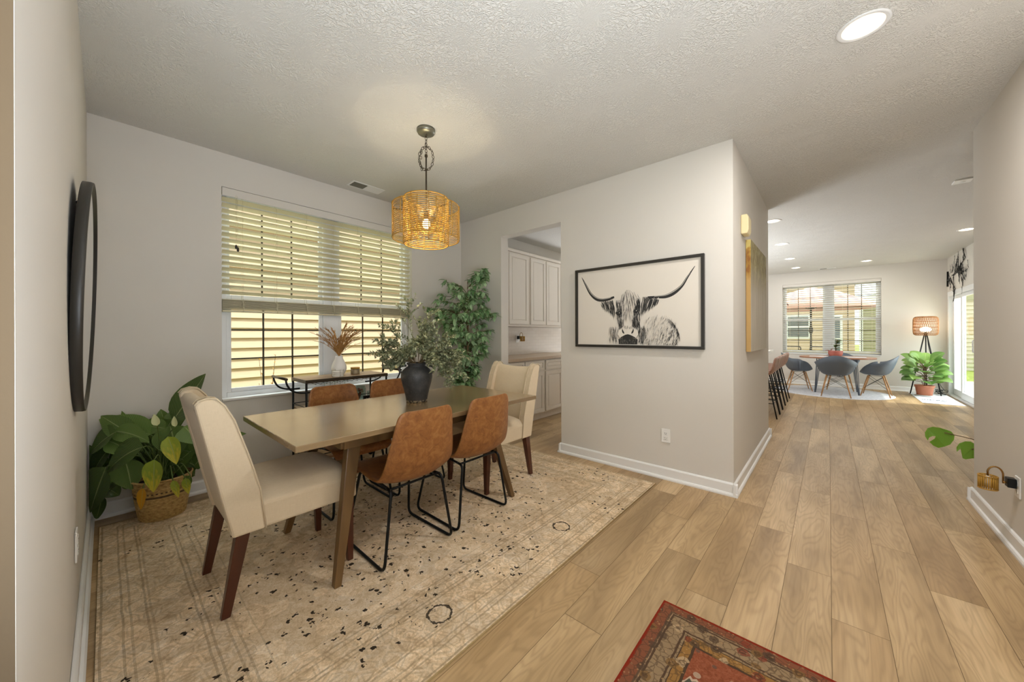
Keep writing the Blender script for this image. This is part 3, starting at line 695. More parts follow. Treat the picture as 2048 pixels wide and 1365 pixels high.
# neighbour fence seen through the patio door
root = thing('patio_fence', 'pale grey board fence beyond the patio door', 'fence', (5.8, 12.2, -.3))
b = MB()
for i in range(40): b.box(0, .025, -4+i*.2, -4+i*.2+.185, 0, 1.9)
b.build('fence_boards', 'siding_pale', root)
for i in range(5): b = MB(); b.box(.03, .12, -4+i*1.9, -4+i*1.9+.1, 0, 1.95); b.build('fence_post', 'siding_pale', root)
root = thing('patio_shrub', 'green shrub outside the patio door', 'plant', (4.2, 12.0, -.3))
rg = random.Random(9); bs, bl = MB(), MB()
for k in range(14):
    a = rg.uniform(0, 6.28); d = V(math.cos(a)*.5, math.sin(a)*.5, 1).normalized(); bs.tube([(0, 0, 0), d*1.0], .008, 5)
    for i in range(18): bl.leaf(d*rg.uniform(.3, 1.1), (rg.uniform(-1, 1), rg.uniform(-1, 1), rg.uniform(-.3, 1)), .14, .06, nl=3, nw=2)
bs.build('stem', 'bark', root); bl.build('foliage', 'fig_leaf', root)
# ================================================================== RUGS
b = MB(); b.box(-1.225, 1.225, -1.52, 1.52, 0, .007)
o = b.build('area_rug', 'rug_beige', loc=(-2.302, 1.492, .0008)); tag(o, 'large distressed beige rug with faded border under the dining table', 'rug')
b = MB(); b.tube([(-1.225, -1.52, .004), (1.225, -1.52, .004), (1.225, 1.52, .004), (-1.225, 1.52, .004)], .0045, 6, closed=True); b.build('rug_binding', 'rug_binding', o)
b = MB(); b.box(0, .62, -1.6, 0, 0, .004); o = b.build('runner_rug', 'rug_red', loc=(-.578, 1.722, .0008)); tag(o, 'red patterned oriental rug on the oak floor at the bottom edge', 'rug')
b = MB(); b.lathe([(.001, .008), (.93, .008), (.955, .0)], 64); o = b.build('round_rug', 'rug_round', loc=(.02, 10.18, .0008)); tag(o, 'round pale grey rug under the breakfast table', 'rug')
# door mats: long pale mat and the small lettered mat on its near end
b = MB(); b.box(0, .5, 0, 1.5, 0, .006); o = b.build('door_mat', 'mat_weave', loc=(1.25, 9.62, .0008)); tag(o, 'pale woven mat with dark lettering in front of the patio door', 'mat')
rg = random.Random(3)
for row, (yy, n_, hh, xs) in enumerate(((.42, 9, .10, .05), (.30, 6, .05, .10))):
    x = xs; pts = []
    for k in range(n_):
        wd = rg.uniform(.022, .036); pts += [(x, yy, .0065), (x+wd*.3, yy+hh*rg.uniform(.4, 1), .0065), (x+wd*.6, yy+.01, .0065), (x+wd, yy+hh*rg.uniform(.2, .9), .0065)]; x += wd+.008
    b = MB(); b.tube(rnd_path(pts, .01), .004, 4); b.build('lettering_line', 'mat_ink', o)
# ================================================================== DINING TABLE
root = thing('dining_table', 'rectangular weathered oak dining table with splayed legs', 'table', (-2.182, 1.40, .0085))
b = MB(); b.box(-.447, .447, -.855, .855, .7225, .7515, .003); b.build('tabletop', 'table_wood', root)
b = MB()
for x in (-.33, .33): b.box(x-.012, x+.012, -.60, .60, .655, .7225)
for y in (-.60, .60): b.box(-.33, .33, y-.012, y+.012, .655, .7225)
b.build('apron', 'leg_wood', root)
for sx_ in (1, -1):
    for sy_ in (1, -1):
        b = MB(); b.leg((sx_*.365, sy_*.650, 0), (.019, .017), (sx_*.225, sy_*.495, .7225), (.027, .038)); b.build('leg', 'leg_wood', root, bevel=.003)
# ================================================================== UPHOLSTERED PARSONS CHAIRS (face +y locally, origin between rear feet)
def parsons(label, loc, rz, grp):
    root = thing('dining_chair', label, 'chair', loc, rz, grp); hw = .252
    TX = Matrix(((0, 0, 1, 0), (1, 0, 0, 0), (0, 1, 0, 0), (0, 0, 0, 1)))   # polygon (y,z) extruded along x
    side = [(-.103, .945), (-.09, .962), (-.06, .970), (-.032, .964), (-.004, .93), (.03, .86), (.085, .68), (.125, .53), (.146, .345), (.022, .345)]
    for sx_ in (-1, 1):
        b = MB(); b.prism(side, .05, T=Matrix.Translation((sx_*hw-(.05 if sx_ > 0 else 0), 0, 0)) @ TX)
        b.build('wing', 'linen', root, bevel=.009)
        for xx in (sx_*hw, sx_*(hw-.05)):
            b = MB(); b.tube([(xx, y+.0, z+.002) for y, z in side[:9]], .004, 6); b.build('piping', 'linen_piping', root)
    # back cushion with a gently dipping top
    P = []; ny = 9
    prof = [(.035, .345), (-.005, .50), (-.045, .70), (-.085, .87), (-.100, .925), (-.085, .948), (-.055, .950), (-.03, .925), (-.01, .87), (.035, .70), (.075, .53), (.098, .44), (.10, .345)]
    for i in range(ny):
        u = -1+2*i/(ny-1); x = u*(hw-.045)
        P.append([(x, y + (.008*(1-u*u) if y > z*0+(-.06) and z > .44 else 0), z - (.012*(1-u*u) if z > .92 else 0)) for y, z in prof])
    b = MB(); b.grid(P); b.bm.faces.ensure_lookup_table(); b.build('backrest', 'linen', root, smooth=True)
    # seat cushion: crowned box
    P = []; nx, nyy = 13, 13; y0, y1 = .085, .575; hx = .245
    b = MB()
    def top(u, v):
        e = (1-abs(u)**4)*(1-abs(2*v-1)**4); return .462+.075*e**.5
    P = [[(-hx+2*hx*i/(nx-1), y0+(y1-y0)*j/(nyy-1), top(2*i/(nx-1)-1, j/(nyy-1))) for j in range(nyy)] for i in range(nx)]
    g = b.grid(P)
    rim = [g[i][0] for i in range(nx)] + [g[-1][j] for j in range(1, nyy)] + [g[i][-1] for i in range(nx-2, -1, -1)] + [g[0][j] for j in range(nyy-2, 0, -1)]
    low = [b.bm.verts.new((v.co.x, v.co.y, .345)) for v in rim]; N = len(rim)
    for i in range(N): b.bm.faces.new((rim[i], rim[(i+1) % N], low[(i+1) % N], low[i]))
    b.bm.faces.new(low); b.build('seat', 'linen', root, bevel=.012)
    for sx_ in (-1, 1):
        b = MB(); b.leg((sx_*.222, 0, 0), (.014, .017), (sx_*.218, .062, .346), (.024, .026)); b.build('leg', 'mahogany', root, bevel=.002)
        b = MB(); b.leg((sx_*.222, .545, 0), (.014, .014), (sx_*.218, .535, .346), (.024, .024)); b.build('leg', 'mahogany', root, bevel=.002)
    return root
parsons('cream linen high-back chair in the left foreground, its back to the left wall', (-2.205, .345, .0085), 0, None)
parsons('cream linen high-back chair at the far end of the table by the pantry doorway', (-2.205, 2.49, .0085), R(180), None)
# ================================================================== LEATHER BUCKET CHAIRS (face +x locally, origin between rear sled feet)
def smooth_curve(pts, n=5):
    pts = [Vector(p) for p in pts]; out = []
    for i in range(len(pts)-1):
        p0, p1, p2, p3 = pts[max(i-1, 0)], pts[i], pts[i+1], pts[min(i+2, len(pts)-1)]
        for j in range(n):
            t_ = j/n; out.append(.5*((2*p1)+(-p0+p2)*t_+(2*p0-5*p1+4*p2-p3)*t_*t_+(-p0+3*p1-3*p2+p3)*t_**3))
    out.append(pts[-1]); return out
def bucket():
    root = thing('bucket_chair', 'x', 'chair', group=None)
    # profile (x, z, halfwidth, side-lift)
    pr = [(.435, .395, .185, .0), (.452, .42, .205, .0), (.445, .448, .215, .002), (.40, .462, .222, .008), (.30, .456, .228, .018), (.20, .438, .232, .03), (.11, .425, .236, .04), (.04, .43, .236, .045),
          (-.015, .465, .232, .05), (-.045, .53, .224, .048), (-.058, .61, .212, .042), (-.066, .69, .198, .034), (-.072, .76, .186, .026), (-.074, .80, .176, .022), (-.075, .823, .158, .018), (-.075, .832, .13, .014)]
    c = smooth_curve([(a, z, w_) for a, z, w_, l in pr], 3); l_ = smooth_curve([(0, 0, l) for a, z, w_, l in pr], 3)
    P = []; nu = 17
    for k, (p, q) in enumerate(zip(c, l_)):
        tg = (c[min(k+1, len(c)-1)]-c[max(k-1, 0)]); tx, tz = tg.x, tg.y; m_ = math.hypot(tx, tz) or 1; nx_, nz_ = (tz/m_, -tx/m_)  # normal toward sitter
        row = []
        for j in range(nu):
            u = -1+2*j/(nu-1); lift = q.z*abs(u)**2.4
            row.append((p.x+nx_*lift*1.0, u*p.z, p.y+nz_*lift))
        P.append(row)
    b = MB(); b.grid(P); b.build('seat_shell', 'leather', root, smooth=True, solid=.016, sub=1)
    for s_ in (-1, 1):
        pts = rnd_path([(.10, s_*.155, .400), (.03, s_*.165, .398), (0, s_*.222, .0085), (.463, s_*.215, .0085), (.375, s_*.165, .428), (.30, s_*.15, .428)], .05, 5)
        b = MB(); b.tube(pts, .0082, 10); b.build('leg', 'black_metal', root)
    b = MB(); b.tube([(.06, -.16, .399), (.06, .16, .399)], .007, 8); b.tube([(.34, -.16, .428), (.34, .16, .428)], .007, 8); b.tube([(.08, -.158, .40), (.33, -.158, .426)], .007, 8); b.tube([(.08, .158, .40), (.33, .158, .426)], .007, 8)
    b.build('under_frame', 'black_metal', root)
    return root
proto = bucket()
for i, (x, y, rz, lab) in enumerate((
    (-1.717, 1.170, 180, 'tan leather bucket chair, nearer one on the room side of the table'),
    (-1.728, 1.675, 180, 'tan leather bucket chair on the room side, next to the far end chair'),
    (-2.905, 1.205, 0, 'brown leather bucket chair on the window side, nearer the peace lily'),
    (-2.905, 1.690, 0, 'brown leather bucket chair on the window side, behind the dark vase'))):
    o = proto if i == 0 else copy_tree(proto)
    o.location = (x, y, .0088); o.rotation_euler.z = R(rz); o['label'] = lab; o['group'] = 'leather bucket chairs at the dining table'
# ================================================================== VASE AND BRANCHES ON THE TABLE
root = thing('clay_vase', 'dark charcoal clay urn with two small handles on the dining table', 'vase', (-2.245, 1.497, .7605))
b = MB(); b.lathe([(.0, .0), (.070, .0), (.074, .004), (.077, .03), (.090, .09), (.104, .14), (.111, .175), (.110, .20), (.098, .228), (.078, .246), (.063, .255), (.060, .262), (.068, .270), (.072, .276), (.070, .281), (.058, .278), (.050, .26), (.07, .22), (.09, .17), (.06, .02), (0, .015)], 40)
b.build('body', 'clay_vase', root)
vd_ = math.atan2(.55, -.83) # handles face sideways to the view
for s_ in (-1, 1):
    a = R(41.4); ux, uy = math.cos(a)*s_, math.sin(a)*s_
    b = MB(); b.tube([(ux*(.088+.040*math.sin(q)), uy*(.088+.040*math.sin(q)), .232+.028*math.cos(q)) for q in [math.pi*(i/10)*1.0+.0 for i in range(-1, 12)]], .0085, 8); b.build('handle', 'clay_vase', root)
def branch(bs, bl, p0, d, L, droop, rg, nleaf, ll, lw, side_n=4, r=.0028, cone=.9, matf=None):
    d = Vector(d).normalized(); pts = [Vector(p0)]; n = 10
    for i in range(n):
        d = (d+Vector((rg.uniform(-.12, .12), rg.uniform(-.12, .12), rg.uniform(-.1, .1)-droop*i/n))).normalized(); pts.append(pts[-1]+d*L/n)
    bs.tube(pts, [r*(1-.7*i/n) for i in range(n+1)], 5)
    def leaves(path, cnt, start):
        for k in range(cnt):
            q = start+(1-start)*k/cnt; f = q*(len(path)-1); i = min(int(f), len(path)-2); p = path[i].lerp(path[i+1], f-i); tg = (path[i+1]-path[i]).normalized()
            sd = tg.orthogonal().normalized(); sd = Matrix.Rotation(rg.uniform(0, 6.28), 3, tg) @ sd
            bl.leaf(p, tg*.6+sd*cone, ll*rg.uniform(.7, 1.2), lw*rg.uniform(.8, 1.15), .2, nl=3, nw=2, fold=.1, shape=.5, up=(rg.uniform(-.4, .4), rg.uniform(-.4, .4), 1))
    leaves(pts, nleaf, .3)
    for k in range(side_n):
        i = rg.randint(3, n-1); tg = (pts[i+1]-pts[i]).normalized(); sd = Matrix.Rotation(rg.uniform(0, 6.28), 3, tg) @ tg.orthogonal().normalized()
        e = [pts[i]]; dd = (tg+sd*.8).normalized(); l2 = L*rg.uniform(.18, .34)
        for j in range(4): dd = (dd+Vector((rg.uniform(-.1, .1), rg.uniform(-.1, .1), -.05-droop*.1))).normalized(); e.append(e[-1]+dd*l2/4)
        bs.tube(e, r*.45, 4); leaves(e, max(5, int(nleaf*.55)), .1)
root = thing('olive_branches', 'arrangement of grey-green leafy branches spilling from the dark urn', 'branches', (-2.245, 1.497, .7605))
rg = random.Random(11); bs, bl = MB(), MB()
rt = V(math.cos(TH), math.sin(TH), 0); fw_ = V(-math.sin(TH), math.cos(TH), 0)
specs = [(-.95, .1, .95, .60, .3), (-1.3, -.1, .7, .55, .4), (-1.5, .15, .32, .42, .35), (-1.4, -.3, .15, .38, .3), (-.22, .1, 1.4, .62, .15), (-.45, -.2, 1.3, .50, .25), (.35, .1, 1.35, .50, .2),
         (.75, -.1, 1.0, .50, .4), (1.1, .1, .8, .52, .6), (1.4, -.2, .62, .52, .9), (1.5, .2, .35, .55, 1.0), (1.3, -.3, .25, .50, 1.1), (.9, -.6, .55, .40, .7), (-.7, .7, .8, .4, .4), (.5, .8, .9, .42, .5), (.1, -.6, .8, .36, .6), (-.6, -.6, .6, .36, .6), (1.0, .6, .4, .42, .9), (.2, .3, .9, .4, .3), (-.3, .5, .7, .36, .5), (1.2, 0, .9, .45, .7), (.6, -.4, .7, .38, .8)]
specs += [(a+rg.uniform(-.25, .25), f_+rg.uniform(-.3, .3), u+rg.uniform(-.1, .25), L*rg.uniform(.6, .9), dr*.6) for a, f_, u, L, dr in specs]
for a, f_, u, L, dr in specs:
    d = rt*a+fw_*f_+V(0, 0, u); h0 = (rt*a+fw_*f_).normalized()*rg.uniform(.02, .045)+V(0, 0, .285); bs.tube([V(0, 0, .03), h0], .0022, 5); branch(bs, bl, h0, d, (L+.02)*(.62 if a > -.4 else .50)*(1.2 if u > 1.1 else 1), dr*.5, rg, 34, .026, .014, 9, .0020)
bs.build('stem', 'twig', root); bl.build('foliage', 'olive_leaf', root)
# ================================================================== FICUS TREE
root = thing('ficus_tree', 'tall leafy artificial ficus tree in the corner between window and pantry doorway', 'tree', (-3.19, 2.82, .0005))
b = MB(); b.lathe([(0, 0), (.12, 0), (.15, .24), (.16, .25), (.16, .27), (.145, .27), (.14, .24), (0, .235)], 28); b.build('pot', 'basket', root)
rg = random.Random(5); bt, bs, bl = MB(), MB(), MB()
tr = smooth_curve([(0, 0, .2), (.01, .0, .6), (-.01, .01, 1.0), (.02, 0, 1.4), (0, 0, 1.9)], 4); bt.tube(tr, [.014-.0008*i for i in range(len(tr))], 8)
tr2 = smooth_curve([(.02, .01, .2), (-.02, .02, .6), (.02, -.01, 1.0), (-.01, .02, 1.4)], 4); bt.tube(tr2, .010, 8); bt.build('trunk', 'bark', root)
def ell(z, a):   # silhouette radius by height, wider to the left of the view up high
    return 0
for k in range(165):
    z = rg.uniform(.62, 1.98); a = rg.uniform(0, 2*math.pi); dirv = rt*math.cos(a)+fw_*math.sin(a)
    R_ = .10+.20*math.sin(max(0, min(1, (z-.9)/.95))*math.pi)**.7 if z > .9 else .12
    if z > 1.5 and z < 1.88 and math.cos(a) < -.1: R_ += .15
    if z > 1.85: R_ = .12
    if z > 1.85 and math.cos(a) < 0: continue
    base_ = V(0, 0, z-.12); tip = dirv*R_*rg.uniform(.7, 1.1)+V(0, 0, z)+rt*(.10 if z > 1.8 and math.cos(a) > 0 else 0)
    wx, wy = tip.x+(-3.19), tip.y+2.82
    if wx < LX+.06: tip.x = LX+.06+3.19
    if wy > CY-.06: tip.y = CY-.06-2.82
    pts = smooth_curve([base_, (base_+tip)/2+V(0, 0, .04), tip, tip*1.05+V(0, 0, -.06)], 3)
    for p_ in pts:
        p_.x = max(p_.x, LX+.05+3.19); p_.y = min(p_.y, CY-.05-2.82)
    bs.tube(pts, .0022, 4)
    for j in range(15):
        p = pts[rg.randint(2, len(pts)-1)]; d = V(rg.uniform(-1, 1), rg.uniform(-1, 1), rg.uniform(-.9, .35)); d = d+dirv*.5
        if p.x+d.normalized().x*.09 < LX-(-3.19)+.005: d.x = abs(d.x)
        if p.y+d.normalized().y*.09 > CY-2.82-.005: d.y = -abs(d.y)
        bl.leaf(p, d, rg.uniform(.07, .10), rg.uniform(.034, .046), .5, nl=4, nw=2, fold=.2, shape=.5)
bs.build('branch', 'twig', root); bl.build('foliage', 'ficus_leaf', root)
# ================================================================== PEACE LILY IN BASKET
PL = V(-3.452, .262, 0)
root = thing('planter_basket', 'round woven basket with a dark band standing in the window wall corner', 'basket', (PL.x, PL.y, .0085))
b = MB(); b.lathe([(0, 0), (.116, 0), (.120, .006), (.135, .10), (.146, .19), (.152, .262), (.157, .268), (.152, .275), (.145, .268), (.14, .22), (0, .215)], 40); b.build('woven_body', 'basket', root)
b = MB(); b.tube([(math.cos(a)*.153, math.sin(a)*.153, .27) for a in [2*math.pi*i/32 for i in range(32)]], .006, 6, closed=True); b.build('rim', 'basket', root)
b = MB(); b.lathe([(0, .235), (.140, .232)], 20); b.build('soil', 'soil', root)
root = thing('peace_lily', 'large dark green broad-leaved lily with a few yellowing leaves in the woven basket', 'plant', (PL.x, PL.y, .24))
rg = random.Random(21); bs, bl = MB(), MB(); by, bo, bw_ = MB(), MB(), MB()
def blade(px, py, dist, px2, py2, W, bl_, droop=.25, kw=None, mat='lily', up=None, dd=0.0, nl=10):
    # leaf from image direction (px,py) to (px2,py2) at the given distances along the floor plane from the camera
    def pt(x, y, dep):
        a = (x-1024)/717.8; c_ = (668.3-y)/717.8; return V(-math.sin(TH), math.cos(TH), 0)*dep+V(math.cos(TH), math.sin(TH), 0)*a*dep+V(0, 0, 1.248+c_*dep)
    p0, p1 = pt(px, py, dist), pt(px2, py2, dist+dd); o_ = V(PL.x, PL.y, .24); p0 -= o_; p1 -= o_
    for p_ in (p0, p1): p_.x = max(p_.x, LX+.04-PL.x); p_.y = max(p_.y, LY+.012-PL.y)
    L = (p1-p0).length; d = (p1-p0).normalized()
    bl_.leaf(p0, d+V(0, 0, droop*.5), L*1.06, W*(1.4 if bl_ is bl else 1.0), droop, nl=nl, nw=6, fold=.22, shape=.44, up=up or (.75, -.6, .7))
    c0 = V(rg.uniform(-.04, .04), rg.uniform(-.04, .04), 0); mid_ = (c0+p0)/2+V(0, 0, .10)
    pa = smooth_curve([c0, mid_, p0], 4)
    bs.tube(pa, .0035, 5)
# hand-placed leaves (stem end -> tip), following the plant in the room
HL = [(262, 868, 2.40, 205, 832, .10, .0), (300, 868, 2.45, 204, 836, .13, .05), (232, 862, 2.35, 168, 905, .12, .35), (228, 860, 2.38, 296, 878, .09, .3), (215, 880, 2.36, 262, 905, .09, .4),
      (285, 893, 2.30, 212, 938, .14, .5), (225, 890, 2.36, 170, 955, .14, .5), (212, 932, 2.30, 180, 1018, .15, .2), (250, 920, 2.34, 262, 975, .13, .6), (205, 990, 2.42, 192, 1034, .07, .1),
      (330, 856, 2.50, 280, 850, .08, .2), (312, 830, 2.55, 320, 885, .10, .2), (345, 836, 2.55, 342, 822, .06, 0), (340, 850, 2.45, 352, 910, .15, .5), (368, 852, 2.45, 392, 885, .11, .6),
      (345, 840, 2.50, 408, 752, .15, -.05), (335, 870, 2.6, 322, 820, .10, 0), (385, 905, 2.5, 405, 870, .08, .2), (388, 930, 2.5, 415, 905, .09, .3), (360, 920, 2.5, 395, 890, .10, .2), (300, 890, 2.6, 240, 855, .12, .2),
      (270, 900, 2.6, 300, 850, .12, .1), (330, 930, 2.55, 300, 880, .11, .3), (350, 945, 2.5, 380, 915, .09, .3), (310, 940, 2.55, 285, 910, .09, .4), (345, 900, 2.6, 330, 850, .12, .1), (190, 900, 2.5, 175, 960, .10, .3),
      (262, 850, 2.7, 240, 838, .09, .1), (310, 850, 2.75, 275, 842, .09, .2), (400, 900, 2.72, 485, 862, .09, .3), (420, 900, 2.75, 496, 895, .08, .6), (380, 950, 2.45, 372, 975, .05, .4), (325, 960, 2.5, 335, 915, .1, .2)]
for a, c_, dst, a2, c2, W, dr in HL: blade(a, c_, dst, a2, c2, W, bl, dr)
for i in range(38):
    a = rg.uniform(205, 400); c_ = rg.uniform(880, 955); blade(a, c_, rg.uniform(2.50, 2.75), a+rg.uniform(-55, 55), c_-rg.uniform(-20, 75), rg.uniform(.05, .09), bl, rg.uniform(.1, .5))
blade(308, 918, 2.22, 306, 980, .115, by, .35); blade(335, 872, 2.35, 352, 924, .10, by, .4); blade(370, 955, 2.36, 376, 985, .05, by, .3); blade(345, 960, 2.36, 356, 992, .045, by, .4)
blade(285, 975, 2.25, 281, 1016, .055, bo, .2)
blade(314, 850, 2.3, 308, 828, .045, bw_, 0); bw2 = MB(); blade(350, 852, 2.4, 348, 832, .035, bw2, 0)
plabel(bw2.build('flower', 'lily_flower', root), 'pale green-white flower spathe')
for q_ in (bs, bl, by, bo, bw_):
    for v_ in q_.bm.verts: v_.co.x = max(v_.co.x, LX+.012-PL.x); v_.co.y = max(v_.co.y, LY+.008-PL.y); v_.co.z = max(v_.co.z, -.225)
bs.build('stem', 'stem_green', root); bl.build('foliage', 'lily_leaf', root)
plabel(by.build('yellowing_leaf', 'lily_yellow', root), 'yellow-green fading leaves'); plabel(bo.build('withered_leaf', 'lily_orange', root), 'orange withered leaf'); plabel(bw_.build('flower', 'lily_flower', root), 'pale green-white flower spathe')
# ================================================================== ROUND MIRROR ON THE LEFT WALL
root = thing('wall_mirror', 'round mirror with a thin black frame tilted on the left wall', 'mirror', (-2.26, LY+.030, 1.400))
root.rotation_euler = (Matrix.Rotation(R(-.9), 3, 'Z') @ Matrix.Rotation(R(-90-1.6), 3, 'X')).to_euler()
b = MB(); b.lathe([(.425, -.016), (.455, -.016), (.457, .004), (.455, .012), (.448, .013), (.446, .006), (.425, .002)], 72); b.build('frame', 'frame_black', root)
b = MB(); b.lathe([(.0, .0065), (.446, .0065)], 72); b.build('mirror_glass', 'mirror_glass', root)
b = MB(); b.lathe([(.0, -.014), (.426, -.014)], 48); b.build('backing', 'frame_black', root)
b = MB(); b.tube([(0, -.40, -.015), (0, -.385, -.034), (0.05, -.37, -.034), (.06, -.34, -.02)], .0025, 5); b.build('hanging_wire', 'black_metal', root)
# ================================================================== PENDANT
PX, PY = -2.198, 1.550
root = thing('pendant_lamp', 'two-tier rattan drum pendant lamp hanging on a chain over the table', 'lamp', (PX, PY, CZ))
b = MB(); b.lathe([(0, -.0), (.066, -.0), (.066, -.018), (.058, -.030), (.02, -.034), (0, -.034)], 36); b.build('canopy', 'nickel', root)
b = MB()
def chain(path, n, r=.0022, lw=.0085, ll=.026):
    for i in range(n):
        q = (i+.5)/n*(len(path)-1); k = min(int(q), len(path)-2); p = path[k].lerp(path[k+1], q-k); tg = (path[k+1]-path[k]).normalized(); u = tg.orthogonal().normalized(); u = Matrix.Rotation(R(90*(i % 2)+45), 3, tg) @ u
        b.tube([p+tg*math.sin(a)*ll/2+u*math.cos(a)*lw for a in [2*math.pi*j/10 for j in range(10)]], r, 5, closed=True)
chain([V(0, 0, -.03), V(0, 0, -.19)], 7)
loop = [V(0, 0, -.10)]+[rt*(.052*math.sin(a)*1.0)+V(0, 0, -.21+.085*math.cos(a)) for a in [math.pi*2*i/16 for i in range(17)]]; chain(loop, 20)
chain([V(0, 0, -.15)-rt*.03, V(0, 0, -.24)-rt*.045, V(0, 0, -.30)-rt*.03], 5)
b.build('chain', 'bronze', root)
b = MB(); b.tube([(0, 0, -.185), (0, 0, -.62)], .0055, 10); b.lathe([(.004, -.18), (.011, -.185), (.011, -.20), (.004, -.205)], 12); b.build('rod', 'bronze', root)
def shade(rad, z0, z1, nring, name, nv=12):
    b = MB(); 
    for i in range(nring):
        z = z0+(z1-z0)*i/(nring-1); rr_ = .0023 if 0 < i < nring-1 else .0042
        b.tube([(math.cos(a)*rad, math.sin(a)*rad, z) for a in [2*math.pi*j/44 for j in range(44)]], rr_, 6, closed=True)
    for k in range(nv):
        a = 2*math.pi*(k+.35)/nv; x, y = math.cos(a)*(rad+.004), math.sin(a)*(rad+.004); b.tube([(x, y, z0-.002), (x, y, z1+.002)], .0032, 6)
    return b.build(name, 'rattan', root)
shade(.237, -.800, -.565, 19, 'outer_shade'); shade(.158, -.838, -.508, 25, 'inner_shade', 8)
b = MB()
for k in range(3):
    a = 2*math.pi*k/3; b.tube([(0, 0, -.60), (math.cos(a)*.237, math.sin(a)*.237, -.60)], .003, 5)
b.lathe([(.012, -.60), (.018, -.61), (.018, -.65), (.012, -.66)], 12); b.build('spider', 'bronze', root)
b = MB(); b.lathe([(.0, -.725), (.018, -.718), (.028, -.695), (.024, -.672), (.012, -.655), (0, -.65)], 20); b.build('bulb', 'bulb_glow', root)
lamp('pendant_light', 'POINT', (PX, PY, CZ-.69), 24, (1, .88, .60), .035)
# ================================================================== RECESSED LIGHTS
def can(x, y, label, k=1.0, r=.098):
    root = thing('recessed_light', label, 'light', (x, y, CZ), 0, 'recessed ceiling lights')
    b = MB(); b.lathe([(r, -.0005), (r, -.004), (r*.92, -.006), (r*.80, -.003)], 40); b.build('trim_ring', 'trim_white', root)
    b = MB(); b.lathe([(r*.80, -.003), (r*.60, -.0015)], 40); b.build('baffle', 'can_baffle', root)
    b = MB(); b.lathe([(0, -.0012), (r*.62, -.0012)], 32); b.build('diffuser', 'can_glow', root)
    lamp('recessed_lamp', 'AREA', (x, y, CZ-.012), CAN_POWER*k, (1, .95, .9), .12)
emit('can_baffle', 'FFE9CC', 1.6)
can(.128, 2.44, 'large recessed ceiling light nearest the camera, top right', 3.0)
for x, y, lab in ((-.56, 5.88, 'recessed light just past the corner of the hallway wall'), (-.585, 7.50, 'recessed light second along the kitchen row'), (-.58, 9.08, 'recessed light third along the kitchen row'),
                  (-.56, 10.43, 'recessed light last in the kitchen row, nearest the far wall'), (1.50, 8.23, 'recessed light at the right, cut by the right wall edge'), (.59, 10.42, 'recessed light above the breakfast table, in front of the far window')):
    can(x, y, lab, .6)
can(-2.6, 4.3, 'recessed light on the pantry ceiling', .55) if False else None
# ceiling vents and detector
def vent(x, y, rz, lx, ly, label):
    root = thing('ceiling_vent', label, 'vent', (x, y, CZ), rz)
    b = MB(); b.box(-lx/2, lx/2, -ly/2, ly/2, -.005, -.0005, .001); b.build('frame', 'trim_white', root)
    b = MB(); n = 14
    for i in range(n):
        x0 = -lx/2+.02+(lx/2-.03)*i/n; b.box(x0, x0+.006, -ly/2+.02, ly/2-.02, -.0075, -.005)
    b.build('louver', 'nickel', root)
    b = MB(); b.box(-lx/2+.018, -.012, -ly/2+.018, ly/2-.018, -.0056, -.005); b.build('duct_opening', 'patio_dark', root)
vent(-3.515, 1.755, R(90), .33, .15, 'white metal air vent on the dining room ceiling beside the window')
vent(-.02, 11.0, 0, .30, .12, 'small white air vent on the ceiling above the far window')
root = thing('smoke_detector', 'small square white detector on the hallway ceiling at the right', 'detector', (.985, 5.554, CZ))
b = MB(); b.box(-.06, .06, -.06, .06, -.014, -.0005, .004); b.build('housing', 'plastic_white', root); b = MB(); b.lathe([(0, -.017), (.02, -.016), (.022, -.013)], 16); b.build('sensor', 'plastic_white', root)
# ================================================================== COW PRINT
AX0, AX1, AZ0, AZ1 = -1.925, -.742, 1.118, 1.888
root = thing('framed_print', 'black framed black-and-white print of a long-horned shaggy cow', 'picture', ((AX0+AX1)/2, CY-.003, (AZ0+AZ1)/2))
hw, hh = (AX1-AX0)/2, (AZ1-AZ0)/2; fwid = .024
b = MB()
b.box(-hw, hw, -.03, 0, hh-fwid, hh); b.box(-hw, hw, -.03, 0, -hh, -hh+fwid); b.box(-hw, -hw+fwid, -.03, 0, -hh+fwid, hh-fwid); b.box(hw-fwid, hw, -.03, 0, -hh+fwid, hh-fwid); b.build('frame', 'frame_black', root, bevel=.002)
b = MB(); b.box(-hw+fwid-.001, hw-fwid+.001, -.012, -.004, -hh+fwid-.001, hh-fwid+.001)
iw, ih = hw-fwid, hh-fwid
